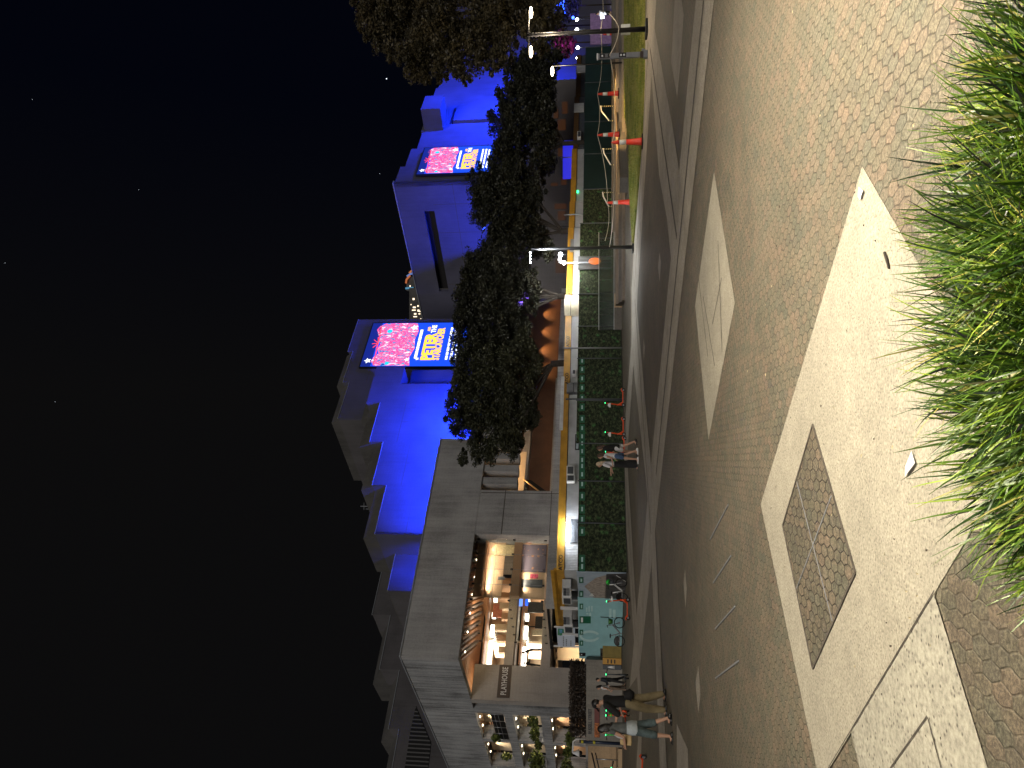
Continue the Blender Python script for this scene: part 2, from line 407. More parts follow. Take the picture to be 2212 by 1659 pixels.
def light(kind, name, loc, power, color=(1, .9, .75), size=.3, target=None, spot=None, blend=.6, parent=None, sizey=None):
    l = bpy.data.lights.new(name, kind); l.energy = power; l.color = color
    if kind == 'AREA':
        l.size = size
        if sizey: l.shape = 'RECTANGLE'; l.size_y = sizey
    elif kind in ('POINT', 'SPOT'): l.shadow_soft_size = size
    if kind == 'SPOT': l.spot_size = rad(spot or 90); l.spot_blend = blend
    o = bpy.data.objects.new(name, l); COL.objects.link(o); o.location = loc
    if target is not None:
        o.rotation_euler = (Vector(target)-Vector(loc)).to_track_quat('-Z', 'Y').to_euler()
    return o
# ------------------------------------------------------------------ camera, world, sun
cam = bpy.data.cameras.new('camera'); co = bpy.data.objects.new('camera', cam); COL.objects.link(co)
cam.sensor_width = 36; cam.lens = 36*F/2212; cam.clip_end = 2000; cam.clip_start = .05
X, Y_, Z = Vector((0, ST, -CT)), Vector((1, 0, 0)), Vector((0, -CT, -ST))
co.matrix_world = Matrix(((X.x, Y_.x, Z.x, 0), (X.y, Y_.y, Z.y, 0), (X.z, Y_.z, Z.z, CH), (0, 0, 0, 1)))
S.camera = co
w = bpy.data.worlds.new('World'); S.world = w; w.use_nodes = True; t = w.node_tree; t.nodes.clear()
o = t.nodes.new('ShaderNodeOutputWorld'); b = t.nodes.new('ShaderNodeBackground'); t.links.new(b.outputs[0], o.inputs[0])
tc = t.nodes.new('ShaderNodeTexCoord'); sp = t.nodes.new('ShaderNodeSeparateXYZ'); t.links.new(tc.outputs['Generated'], sp.inputs[0])
r1 = t.nodes.new('ShaderNodeValToRGB'); t.links.new(sp.outputs[0], r1.inputs[0])     # greyer to the west, bluer to the east
e = r1.color_ramp.elements; e[0].position = 0; e[0].color = (.0036, .0035, .0037, 1); e[1].position = .35; e[1].color = (.0008, .0012, .0034, 1)
t.links.new(r1.outputs[0], b.inputs[0]); b.inputs[1].default_value = 1.0
S.view_settings.view_transform = 'Standard'; S.view_settings.look = 'None'; S.view_settings.exposure = 0; S.view_settings.gamma = 1
S.render.engine = 'CYCLES'
S.cycles.max_bounces = 6; S.cycles.diffuse_bounces = 3; S.cycles.glossy_bounces = 2; S.cycles.transparent_max_bounces = 12
S.cycles.sample_clamp_indirect = 3; S.cycles.use_denoising = True; S.cycles.caustics_reflective = False; S.cycles.caustics_refractive = False
SUN = light('SUN', 'plaza_fill', (0, -20, 40), 1.0, (1, .94, .875)); SUN.data.angle = rad(24)  # added sun stands in for plaza lamps, brightens the building fronts
SUN.rotation_euler = Vector((.12, 1, -.50)).to_track_quat('-Z', 'Y').to_euler()
# ------------------------------------------------------------------ ground
m = MB(); m.add([(-200, -40, 0), (200, -40, 0), (200, 300, 0), (-200, 300, 0)], [(0, 1, 2, 3)])
struct(m.build('ground', M['pave'], fix=False), 'hexagonal pink and grey pavers of the plaza')
def sheet(name, px, mat, z, world=False):
    pts = px if world else [G(*p) for p in px]
    mm = MB(); mm.add([(p[0], p[1], z) for p in pts], [list(range(len(pts)))])
    me = mm.build(name, mat, fix=False)
    if me.data.polygons[0].normal.z < 0: me.data.flip_normals()
    return struct(me)
def q(x0, y0): return lambda x, y: (x0 + .2279*x, y0 + .2279*y)
z1, z2, z3, z4, z5 = q(1339.3, 0), q(1339.3, 324), q(1339.3, 648), q(1339.3, 972), q(1339.3, 1281)
def band(lft, rgt, mat, z, dark=None):
    sheet('paving_band', [*lft, *reversed(rgt)], mat, z)
    if dark:
        a, b = [G(*p) for p in dark]; d = (b-a).normalized(); nrm = Vector((-d.y, d.x, 0))*.07
        sheet('paving_joint', [a-nrm, b-nrm, b+nrm, a+nrm], M['joint'], z+.004, True)
# a straight pair of edge lines is traced at two far apart points
band([z1(722, 0), z5(92, 900)], [z1(895, 0), z5(185, 760)], M['agg_band'], .008, [z1(800, 0), z3(345, 1659)])      # G
band([z1(258, 0), z2(112, 1300)], [z1(345, 0), z2(172, 1300)], M['agg_band'], .004, [z1(270, 400), z2(140, 1300)])  # E
band([z1(275, 380), z1(375, 1659), z2(450, 650), z2(490, 1050)], [z1(332, 270), z1(500, 1180), z2(570, 220), z2(545, 850)], M['agg_band'], .012, [z1(290, 460), z2(545, 830)])   # F
band([z2(112, 1300), z3(110, 440), z3(245, 1659), z4(290, 700), z5(385, 1659)], [z2(172, 1300), z3(165, 80), z3(300, 1580), z4(335, 740), z5(450, 1659)], M['agg_band'], .016, [z3(145, 0), z4(300, 800)])  # L
band([z3(108, 440), z3(30, 1400), z4(30, 300), z5(140, 500), z5(190, 1100), z5(160, 1659)], [z3(140, 480), z3(78, 1400), z4(80, 200), z5(165, 290), z5(215, 1100), z5(205, 1659)], M['agg_band'], .020, [z4(60, 250), z5(150, 400)])  # K
def diamond(px, mat, z): sheet('paving_diamond', px, mat, z)
diamond([z1(520, 0), z1(585, 0), z1(605, 140), z1(575, 600), z1(543, 920), z1(487, 590)], M['agg_band'], .004)
diamond([z2(377, 970), z2(390, 1070), z2(377, 1250), z2(360, 1110)], M['agg_band'], .004)
diamond([z3(225, 370), z3(237, 450), z3(228, 580), z3(218, 470)], M['agg_band'], .004)
diamond([z4(618, 1120), z4(635, 1320), z4(622, 1500), z4(605, 1260)], M['agg_band'], .004)
diamond([z5(745, 690), z5(765, 960), z5(745, 1140), z5(718, 850)], M['agg_band'], .004)
diamond([z5(540, 1240), z5(645, 1480), z5(655, 1859), z5(540, 1859)], M['agg_band'], .004)
diamond([(1543, 370), (1588, 654), (1531, 950), (1502, 660)], M['agg'], .004)
for a, b in (((1552, 520), (1561, 930-170)), ((1520, 640), (1545, 790)), ((1510, 600), (1530, 770)), ((1560, 600), (1540, 700))):
    a, b = G(*a), G(*b); d = (b-a).normalized(); nn = Vector((-d.y, d.x, 0))*.012
    sheet('paving_joint', [a-nn, b-nn, b+nn, a+nn], M['joint'], .008, True)
# big pale slab with the paver filled access cover, and the speckled slab beside it
A = [(1644, 1089), (1864, 359), (2212, 962), (2020.5, 1281), (1793, 1659), (1765, 1659)]
sheet('pale_slab', [G(1644, 1089), G(1864, 359), G(2212, 962), G(1793, 1659), G(1765, 1659)], M['agg'], .004, True)
c1, c2, c3, c4 = [G(*p) for p in ((1758, 917), (1693, 1135), (1758, 1444), (1850.5, 1237))]
cv = thing('access_cover', 'diamond shaped access cover filled with hexagonal pavers, set in the pale slab', 'access cover', (c1+c3)/2)
iv = cv.location.copy(); L0 = lambda p: Vector(p) - iv
m = MB(); m.add([L0(p) + Vector((0, 0, .008)) for p in (c1, c2, c3, c4)], [(0, 1, 2, 3)]); m.build('paver_infill', M['pave_dark'], cv)
def bar(mm, a, b, w_, z0, z1_):
    a, b = Vector(a), Vector(b); d = (b-a).normalized(); nn = Vector((-d.y, d.x, 0))*w_/2
    mm.slab([a-nn, b-nn, b+nn, a+nn], z0, z1_)
m = MB()
for a, b in ((c1, c2), (c2, c3), (c3, c4), (c4, c1)): bar(m, L0(a), L0(b), .018, .004, .013)
m.build('edge_frame', M['joint'], cv)
m = MB()
for a, b in (((1723.6, 1040), (1801, 1342)), ((1799, 1071), (1723.6, 1271))): bar(m, L0(G(*a)), L0(G(*b)), .012, .009, .012)
m.build('cross_bar', M['grey'], cv)
sheet('darker_paving', [(2035, 1300), (2165, 1760), (2420, 1760), (2400, 1100), (2212, 1000)], M['pave_faint'], .003)
sheet('speckled_slab', [G(2020.5, 1281), G(2150, 1700), G(1870, 1700), G(1839, 1573)], M['agg_speck'], .008, True)
for a, b in (((1793, 1659), (2024, 1275)), ((2007.7, 1547), (1928, 1659)), ((2009, 1550), (2038, 1659))):
    a, b = G(*a), G(*b); d = (b-a).normalized(); nn = Vector((-d.y, d.x, 0))*.0045
    sheet('paving_joint', [a-nn, b-nn, b+nn, a+nn], M['joint'], .0125, True)
def q8(x, y): return (1501.3 + .2766*x, 1053 + .2766*y)
for k, (a, b) in enumerate(((q8(262, 135), q8(122, 405)), (q8(283, 535), q8(145, 745)), (q8(315, 930), q8(160, 1105)), (q8(343, 1355), q8(163, 1490)))):
    a, b = G(*a), G(*b); m = MB(); c_ = (a+b)/2; bar(m, a-c_, b-c_, .022, 0, .01)
    tag(m.build('metal_strip', M['grey'], loc=c_), ['thin metal strip in the pavers, nearest the pale diamond tip, farthest right of four', 'thin metal strip in the pavers, second from the right of four', 'thin metal strip in the pavers, third from the right of four', 'thin metal strip in the pavers, leftmost of four'][k], 'metal strip', 'metal strips let into the pavers')
# litter, leaves
def paper(px, label, mat):
    ps = [G(*p) for p in px]; c_ = sum(ps, Vector())/len(ps); m = MB()
    vs = [(p.x-c_.x, p.y-c_.y, .006+.006*(i > 1)) for i, p in enumerate(ps)]; n_ = len(vs)
    m.add(vs + [(0, 0, .016)], [(i, (i+1) % n_, n_) for i in range(n_)])
    tag(m.build('paper_scrap', mat, loc=c_+Vector((0, 0, .006))), label, 'litter')
paper([(1974, 974), (1960, 1008), (1962, 1030), (1984, 1000)], 'white paper scrap on the pale slab beside the strap leaf grass', M['white'])
paper([(1859, 403), (1857, 425), (1864, 432), (1870, 412)], 'crumpled white tissue on the right tip of the pale slab', M['white'])
m = MB(); m.tube([G(1915, 545)+Vector((0,0,.012)), G(1921, 560)+Vector((0,0,.014)), G(1925, 580)+Vector((0,0,.012))], [.008, .009, .006], 6)
tag(m.build('twig', M['bark']), 'short brown twig lying on the pale slab near the grass', 'twig')
m = MB()
for i in range(170):
    x_ = R.uniform(1400, 2050); y_ = R.uniform(20, 1640); p = G(x_, y_); a_ = R.uniform(0, PI); l_ = R.uniform(.007, .02); w_ = l_*.4
    d = Vector((math.cos(a_), math.sin(a_), 0)); n_ = Vector((-d.y, d.x, 0)); zz = Vector((0, 0, .022))
    m.add([p-d*l_+zz, p-n_*w_+zz+Vector((0,0,.006)), p+d*l_+zz, p+n_*w_+zz], [(0, 1, 2, 3)], R.randrange(2))
tag(m.build('fallen_leaf_litter', [simple('pale dry leaf', (.45, .38, .24), .8), simple('dark dry leaf', (.06, .04, .03), .8)], fix=False), 'small dry leaf fragments scattered over the pavers', 'leaf litter', kind='stuff')
# lawn
gp = [(1394, -40), (1394, 162), (1389, 287), (1381.5, 387), (1372, 500), (1369, 532), (1366, 486), (1362, 406), (1361, 318), (1356, 271), (1342, 221), (1338, 162), (1333, 60), (1331, -40)]
W = [G(*p) for p in gp]
m = MB(); m.slab(W, .0, .07); ol = struct(m.build('lawn', M['lawn']), 'strip of mown grass between the paving and the low wall')
from mathutils.geometry import intersect_point_tri_2d
def inside(p, poly):
    c_ = False; j = len(poly)-1
    for i in range(len(poly)):
        if (poly[i].y > p[1]) != (poly[j].y > p[1]) and p[0] < (poly[j].x-poly[i].x)*(p[1]-poly[i].y)/(poly[j].y-poly[i].y)+poly[i].x: c_ = not c_
        j = i
    return c_
m = MB(); cnt = 0; bx = (min(p.x for p in W), max(p.x for p in W), min(p.y for p in W), 48)
while cnt < 15000:
    x_ = R.uniform(bx[0], min(bx[1], 30)); y_ = bx[2] + (bx[3]-bx[2])*R.random()**1.6
    if not inside((x_, y_), W): continue
    h_ = R.uniform(.03, .075); a_ = R.uniform(0, PI); d = Vector((math.cos(a_)*.012, math.sin(a_)*.012, 0)); p = Vector((x_, y_, .068))
    l_ = Vector((R.uniform(-.03, .03), R.uniform(-.03, .03), h_)); m.add([p-d, p+d, p+l_], [(0, 1, 2)]); cnt += 1
tag(m.build('lawn_grass', M['lawn'], fix=False), 'short grass blades of the lawn strip', 'grass', kind='stuff')
# ------------------------------------------------------------------ theatre
PA = Plane(-18.84, 50, .719, .695)          # right hand front face
PB = Plane(-18.84, 50, -.695, .719)         # left hand front face ; its 'behind' points the other way
PW = PA.back(7.1)                           # main wall line, seven metres behind the overhanging beam
th = thing('theatre_building', 'large concrete theatre with PLAYHOUSE on its pier, lit foyer windows and blue upper walls', 'theatre', (-18.84, 50, 0))
TI = Matrix.Translation(-th.location)
def part(mm, name, mat, parent=th, label=None, **k):
    o = mm.build(name, mat, None, **k); o.parent = parent
    if parent is th: o.matrix_parent_inverse = TI
    if label: o['label'] = label
    return o
def tr(pl, pts): return [pl.hit(*p) for p in pts]
aL, _ = PA.hit(949.5, 947.6)                # end of block A
ZB0, ZB1 = 11.1, 15.15                      # upper beam
m = MB(); m.obox(PA, 0, aL, 0, .45, ZB0, ZB1); m.obox(PA, .55, aL, .46, 7.6, 14.6, 14.9)
part(m, 'parapet_beam', M['conc'])
m = MB(); m.obox(PA, -.03, aL+.03, -.06, .5, ZB1+.002, ZB1+.09); part(m, 'roof_flashing', M['cap'])
m = MB()
vs = [PB.P(0.0, 0, ZB0), PB.P(42, 0, ZB0), PB.P(42, -.45, ZB0), PB.P(.0, -.45, ZB0)]
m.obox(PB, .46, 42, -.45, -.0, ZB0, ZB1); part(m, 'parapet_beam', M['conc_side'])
m = MB(); m.obox(PB, .6, 42, -.5, .06, ZB1+.004, ZB1+.09); part(m, 'roof_flashing', M['cap'])
m = MB(); m.obox(PB, 7.7, 42, -16, -.46, 14.3, 14.6); m.obox(PA, .5, aL-.3, 7.7, 9.0, 14.3, 14.6); part(m, 'roof', M['conc_roof'])
# soffit with diagonal baffles
m = MB(); m.obox(PA, .1, aL, .46, 14, 11.9, 12.1); m.obox(PB, .1, 42, -6, -.46, 12.15, 12.3); part(m, 'soffit', M['tan'])
def baffles(a0, a1, b0, b1, z0, z1, step, mats, name='ceiling_baffle'):
    for j, mt in enumerate(mats):
        m = MB(); a = a0 + j*step
        while a < a1:
            p0, p1 = PA.P(a, b0, 0), PA.P(a+(b1-b0)*.62, b1, 0)
            d = (p1-p0).normalized(); n_ = Vector((-d.y, d.x, 0))*.09
            m.slab([p0-n_, p1-n_, p1+n_, p0+n_], z0, z1); a += step*len(mats)
        part(m, name, mt)
baffles(.2, 17, .9, 8, 11.12, 11.45, .42, [M['timber'], M['timberg']])
# PLAYHOUSE pier, in the main wall line
a0, _ = PW.hit(1016, 1510.5); a1, _ = PW.hit(1025, 1434)
m = MB(); m.obox(PW, a0, a1, 0, .7, 0, 11.1); m.obox(PW, a0, a0+.16, -.003, .05, 0, 11.1)
part(m, 'wall_pier', M['conc_hi'])
AP0, AP1 = a0, a1
# recessed dark slot with lattice screen and next wall on the left face
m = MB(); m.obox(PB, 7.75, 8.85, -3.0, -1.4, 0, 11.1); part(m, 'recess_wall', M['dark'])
LG = glow('lattice glow', (1, .75, .4), .55)
for (x_, y_) in ((1083, 1523), (1092, 1526), (1100, 1524), (1107, 1532), (1138, 1524), (1145, 1526), (1139, 1533), (1146, 1533), (1152, 1531), (1082, 1531), (1100, 1534)):
    a, z = PB.hit(x_, y_); m = MB(); m.prism(PB, [(a-.13, z), (a, z+.16), (a+.14, z-.02), (a+.02, z-.13)], -1.36, -1.38); part(m, 'lattice_opening', LG)
pass
m = MB(); m.prism(PB, tr(PB, [(1032, 1514), (1034, 1519), (1078, 1521), (1078, 1517)]), -1.3, -1.38); part(m, 'slot_window', glow('slot window glow', (1, .62, .3), .4))
m = MB(); m.obox(PB, 8.85, 9.75, -1.6, 0, 0, 11.1); part(m, 'wall_pier', M['conc_side'])
# main floors (levels)
FL = [(8.15, 8.85), (5.25, 5.98)]
aR, _ = PW.hit(1100, 1160)
for z0, z1_ in FL:
    m = MB(); m.obox(PW, AP1+.01, 34, .02, 11, z0, z1_); part(m, 'floor_slab', M['conc_hi'])
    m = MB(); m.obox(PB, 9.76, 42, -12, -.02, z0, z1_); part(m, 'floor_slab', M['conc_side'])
m = MB(); m.obox(PA, AP1+.02, 60, 7.2, 18, 2.4, 2.6); m.obox(PB, 8, 42, -12, -.4, 2.4, 2.6); part(m, 'podium_floor', M['conc'])
# solid wall between the two openings, reveal, low spandrel
am0, _ = PA.hit(1028, 1153); am1, _ = PA.hit(1043, 1058); am2, _ = PA.hit(1061, 937); as0, _ = PA.hit(1178, 1304)
m = MB(); m.obox(PA, am0, am1, .02, 1.1, 0, ZB0-.002); m.obox(PA, am0+.5, am1-.01, 1.12, 7, 0, ZB0-.01); part(m, 'wall_pier', M['conc'])
m = MB()
for z in (9.0, 5.25): m.obox(PA, am0+.02, am1, -.003, .03, z, z+.05)
m.obox(PA, am0+3.9, am0+3.95, -.003, .03, 0, 11); part(m, 'panel_joint', M['joint'])
m = MB(); m.obox(PA, as0, am0-.01, .05, .75, 4.05, 5.32); m.obox(PA, am1+.01, 62, .05, .6, 4.05, 5.32); part(m, 'spandrel_band', M['conc'])
m = MB(); m.obox(PA, as0-.05, am0-.02, .8, 7, 4.3, 4.5); m.prism(PA, tr(PA, [(1180, 1304), (1186, 1304), (1193, 1385), (1187, 1385)]), .8, 1.2); part(m, 'floor_edge', M['dark'])
# second opening: fins, rail
for y0, y1 in ((1029, 1043), (1002, 1015.5), (976, 988.5), (949, 962)):
    a, _ = PA.hit(1060, y1); b, _ = PA.hit(1060, y0); m = MB(); m.obox(PA, a, b, .12, 1.0, 8.15, ZB0-.004); part(m, 'concrete_fin', M['conc'])
m = MB(); m.obox(PA, am2, 26.5, .02, 1.0, 8.2, 11.6); part(m, 'wall_pier', M['conc'])
m = MB(); m.tube([PA.P(am1, 1.6, 8.4), PA.P(am2, 1.6, 8.4)], .09); part(m, 'rail', M['black'])
# foyer back walls, ceilings, glazing
def room(a0, a1, b0, b1, z0, z1, wall, name='foyer_wall'):
    m = MB(); m.obox(PA, a0, a1, b1, b1+.2, z0, z1); part(m, name, wall)
room(1.5, am0, 0, 15.5, 5.98, 8.14, M['cream']); room(1.5, am0, 0, 15.5, 8.86, 11.8, M['cream'])
room(am1+.5, 62, 0, 8.2, 2.6, 11.6, M['orangewall'])
m = MB(); m.obox(PA, am0+.05, am0+.3, 7.2, 15.4, 5.98, 8.14); m.obox(PA, am0+.05, am0+.3, 7.2, 15.4, 8.86, 11.8); part(m, 'foyer_wall', M['tan'])
for z0, col in ((10.55, M['tan']), (7.62, M['tan'])):          # dropped timber ceilings + slats
    m = MB(); m.obox(PA, AP1+.2, am0-.1, 7.3, 8.6, z0, z0+.12); part(m, 'dropped_ceiling', M['timber'])
    m = MB(); b = 8.9
    while b < 15.2: m.obox(PA, AP1+.2, am0-3.5, b, b+.34, z0-.02, z0+.16); b += .62
    part(m, 'ceiling_slats', M['cream'])
for z0, lst in ((10.35, ((3.2, 5.4), (5.9, 6.8), (7.5, 7.9), (9.0, 9.35), (10.4, 10.7))), (7.55, ((3.2, 5.0), (5.8, 6.8), (7.4, 7.9), (8.9, 9.2), (10.4, 10.7)))):
    for a, b in lst:
        m = MB(); m.obox(PW, a, b, 1.6, 2.0, z0-.25, z0+.05); part(m, 'ceiling_light', G_PANEL)
def ring_lights(a0, a1, n, b, z):
    for i in range(n):
        c = PA.P(a0+(a1-a0)*i/max(1, n-1), b, z); m = MB(); m.lathe(c, [(.07, 0), (.07, .04)], 8); part(m, 'downlight', G_DOT)
ring_lights(1.5, 9, 6, 2.2, 11.06)
# patterned tapestry, poster, screens, furniture inside the foyer (lower level, right)
def tap():
    n = NT('woven tapestry'); c = n.co(); v = n.vor(n.mapv(c, (1, 1, 1)), 2.6, rnd=.35); f = n.noise(c, 7, 3, .6)
    n.col(n.mix(n.ramp(n.math('ADD', v, n.math('MULTIPLY', f, .3)), [(.42, 1.0), (.47, 0.0)]), (.10, .085, .115), (.38, .19, .10))); n.set(Roughness=.9); return n.m
PI_ = PA.back(8.4); PN = PA.back(2.0); an0, _ = PN.hit(1100, 1290)
M['wash'] = simple('warm plaster', (.66, .46, .30), .7, .12, .8)
for z0, z1_ in ((8.86, 11.05), (5.4, 8.12)):
    m = MB(); m.obox(PN, an0, am0+.6, 0, .2, z0, z1_); part(m, 'foyer_wall', M['wash'])
_, zs1 = PN.hit(1111, 1200); _, zs0 = PN.hit(1128, 1200)
m = MB(); m.obox(PN, an0-.05, am0+.5, -.35, -.02, zs0, zs1); part(m, 'floor_slab', M['tan'])
m = MB(); m.obox(PN, an0-.05, am0+.5, -1.1, -.02, 10.2, 10.32); part(m, 'dropped_ceiling', M['timber'])
def ipanel(name, x0, y0, x1, y1, mat, label=None, th_=.06, pl=None):
    pl = PN.back(-.1) if y1 < 1275 else PI_
    a0, z0 = pl.hit(x1, y1); a1, z1_ = pl.hit(x0, y0); m = MB(); m.obox(pl, a0, a1, 0, th_, min(z0, z1_), max(z0, z1_)); return part(m, name, mat, label=label)
ipanel('tapestry', 1128, 1176, 1178, 1236, tap())
ipanel('poster', 1145, 1240, 1162, 1249, simple('pink poster', (.5, .06, .12), .6, .9, 5))
ipanel('door_screen', 1127, 1251, 1171, 1269, M['dgrey'])
ipanel('notice', 1137, 1167, 1148, 1173, simple('red notice', (.4, .02, .02)))
def led_small(c): return glow('blue screen glow', c, 2.2)
ipanel('screen', 1118, 1292, 1129, 1309, led_small((.12, .25, .9))); ipanel('screen', 1130.5, 1294, 1141, 1308, led_small((.02, .12, 1)))
ipanel('counter', 1141, 1300, 1173, 1324, M['dgrey']); ipanel('counter', 1157, 1331, 1171, 1358, M['black'])
ipanel('cabinet_front', 1149, 1360, 1172, 1373, simple('pale cabinet', (.55, .52, .40)))
ipanel('red_panel', 1066, 1304, 1083, 1334, simple('salmon banner', (.55, .2, .13)))
ipanel('wall_art', 1076, 1245, 1090, 1252, M['grey'])
ipanel('wall_panel', 1070, 1176, 1110, 1200, simple('yellow cream panel', (.66, .56, .33)))
for k in range(6):
    a = 4.2 + k*.95; m = MB(); m.obox(PW, a, a+.5, 1.0, 1.45, 8.86, 9.5 + .25*(k % 3)); part(m, 'display_stand', M['tan'] if k % 2 else M['cream'])
# front glass with point fixings
GL = PA.back(.72)
ag0, _ = GL.hit(1013, 1295); ag1 = am0 - .02
m = MB(); m.obox(GL, ag0, ag1, 0, .02, 5.5, 10.9)
pR, pQ = GL.P(ag0, 0, 0), PW.P(PW.hit(1060, 1385)[0], 0, 0)
GR = Plane(pQ.x, pQ.y, pR.x-pQ.x, pR.y-pQ.y); LR = (pR-pQ).length
m.obox(GR, .05, LR-.05, 0, .02, 5.5, 10.9); part(m, 'glazing', M['glass'])
fx = [(GL, ag0 + (ag1-ag0)*i/4.0) for i in range(5)] + [(GR, LR*i/5.0) for i in range(5)]
for k in range(5):
    a_ = an0 + .5 + k*(am0-an0-.6)/4; light('SPOT', 'wall_washer', PN.P(a_, -.35, 10.15), 26, (1, .74, .46), .04, PN.P(a_, .1, 9.3), 80, .7)
for pl, a in fx:
    for z in (10.85, 8.05, 5.6):
        m = MB(); m.obox(pl, a-.07, a+.07, -.05, -.002, z-.1, z+.1); part(m, 'glass_fixing', M['black'])
m = MB()
for i in range(1, 4):
    a = ag0 + (ag1-ag0)*i/4.0; m.obox(GL, a-.012, a+.012, -.001, .015, 5.5, 10.9)
m.obox(GL, ag0, ag1, -.001, .015, 9.35, 9.38); part(m, 'glass_joint', M['grey'])
# left face openings
PBB = PB
bay = [(9.78, 15.6), (16.2, 22.5), (23.1, 30)]
for (b0, b1) in bay:
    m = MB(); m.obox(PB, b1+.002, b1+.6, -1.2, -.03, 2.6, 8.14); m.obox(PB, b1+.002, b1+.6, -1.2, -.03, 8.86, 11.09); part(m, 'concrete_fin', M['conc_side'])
    mid = b0 + (b1-b0)*.52
    for z0, z1_ in ((8.86, 11.1), (5.99, 8.14), (2.6, 5.24)):
        m = MB(); m.obox(PB, mid, b1, -1.6, -1.4, z0, z1_); part(m, 'bay_wall', M['cream'] if z0 > 3 else M['tan'])
        m = MB(); m.obox(PB, b0, mid, -6, -5.8, z0, z1_); part(m, 'foyer_wall', M['cream'])
        m = MB()
        for k in range(7): m.obox(PB, b0+.05, mid-.05, -5.4+k*.6, -5.15+k*.6, z1_-.34, z1_-.22)
        part(m, 'ceiling_slats', M['timber'] if z0 > 8 else M['cream'])
        for k in range(3):
            p = PB.P(b0+.9+k*1.9, -.75, z1_-.035); m = MB(); m.lathe(p, [(.085, 0), (.085, .03)], 8); part(m, 'downlight', G_DOT)
m = MB(); m.obox(PB, 9.8, 15.5, -.12, -.06, 8.9, 9.9)
part(m, 'balustrade_panel', M['black'])
m = MB()
for z in (9.3, 9.6, 9.95): m.tube([PB.P(9.8, .0, z), PB.P(15.5, .0, z)], .022)
for k in range(5): m.tube([PB.P(9.9+k*1.38, .0, 8.85), PB.P(9.9+k*1.38, .0, 9.97)], .022)
part(m, 'rail', M['steel'])
# PLAYHOUSE sign
PS = PW
sa0, sz0 = PS.hit(1106, 1516); sa1, sz1 = PS.hit(1073, 1434.5)
sz0, sz1 = PS.hit(1098, 1475)[1]-.0, PS.hit(1073, 1475)[1]
_, zt = PS.hit(1076.5, 1470); _, zb = PS.hit(1103, 1470)
m = MB(); m.obox(PW, AP0+.22, AP1-.005, -.06, -.002, zb, zt)
sg = part(m, 'sign_board', simple('brown sign board', (.085, .065, .055), .5, .1))
tx = text('PLAYHOUSE', (AP1-AP0)*.78, M['white'], None, wallmt(PW, (AP0+AP1)/2+.12, (zt+zb)/2, -.075), bold=.012, height=(zt-zb)*.47)
tx.parent = sg
# ------------------------------------------------------------------ pleated upper walls
def pleats(pl, lst, d, dz, zb, mat, roofmat, name, depth=7, parent=th, minz=None, last_z=None):
    prev = None
    for i, (r_, l_) in enumerate(lst):
        a1, zr = pl.hit(*r_); a0, zl = pl.hit(*l_)
        if prev is not None: a1 = prev
        z = (zr+zl)/2; up = dz if last_z is None or i else last_z
        m = MB(); m.prof(pl, [(0, zb), (0, z), (.22, z), (.22, zb)], a0, a1-.004); part(m, name, mat, parent)
        m = MB(); m.prof(pl, [(.23, zb), (.23, z-.05), (d, z+up), (depth, z+up), (depth, zb)], a0+.003, a1-.007); part(m, name+'_roof', roofmat, parent)
        m = MB(); m.prof(pl, [(.0, zb), (.0, z), (d, z), (d, zb)], a0-.003, a0+.002); part(m, name+'_end', mat, parent)
        m = MB(); m.obox(pl, a0-.02, a1-.005, -.05, .12, z+.002, z+.07); part(m, 'roof_flashing', M['cap'], parent)
        m = MB(); m.obox(pl, a0+.02, a1-.02, -.004, .01, z-2.9, z-2.86); m.obox(pl, (a0+a1)/2, (a0+a1)/2+.035, -.004, .01, z-8, z-2.91); part(m, 'panel_joint', M['joint'], parent)
        prev = a0
def r8(x, y): return (702+.3257*x, 648+.3257*y)
def r7(x, y): return (702+.284*x, 1188+.284*y)
PP = PA.back(9.0)
pleats(PP, [(r8(370, 680), r8(295, 940)), (r8(388, 942), r8(315, 1228)), (r8(410, 1232), r8(332, 1550))], .9, 1.35, 12, M['conc_blue_dim'], M['conc_roof'], 'pleated_wall')
# first pleat overhangs to the right
a1, zt_ = PP.hit(*r8(340, 445)); a0, zt2 = PP.hit(*r8(278, 680)); ac, zc = PP.hit(*r8(500, 555)); _, zc2 = PP.hit(*r8(528, 440))
m = MB(); zt_ = (zt_+zt2)/2
m.prism(PP, [(a0, 12), (ac, 12), (ac, zc), (a1, zc), (a1, zt_), (a0, zt_)], 0, 2.2); part(m, 'pleated_wall', M['conc_blue_dim'])
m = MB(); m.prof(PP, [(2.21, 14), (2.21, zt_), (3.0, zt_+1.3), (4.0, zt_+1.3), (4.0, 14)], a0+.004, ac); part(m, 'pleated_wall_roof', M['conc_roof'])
m = MB(); m.obox(PP, ac, PP.back(2.3).hit(900, 799)[0], 2.3, 4.5, 8, zc-.2); part(m, 'recess_wall', M['conc_blue_dim'])
# P4 end wall and P5
a4, z4_ = PP.hit(*r8(332, 1550))
m = MB(); m.obox(PP, a4-.01, a4+.2, .0, 9, 11, z4_-.02); part(m, 'end_wall', M['conc_blue_dim'])
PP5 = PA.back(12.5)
pleats(PP5, [(r7(540, 20), r7(480, 308))], .9, .1, 11, M['conc_blue_dim'], M['conc_roof'], 'pleated_wall')
a5, z5_ = PP5.hit(*r7(480, 308)); m = MB(); m.obox(PP5, a5-.02, a5+.2, .2, 9, 10, z5_-.02); part(m, 'end_wall', M['conc_tower'])
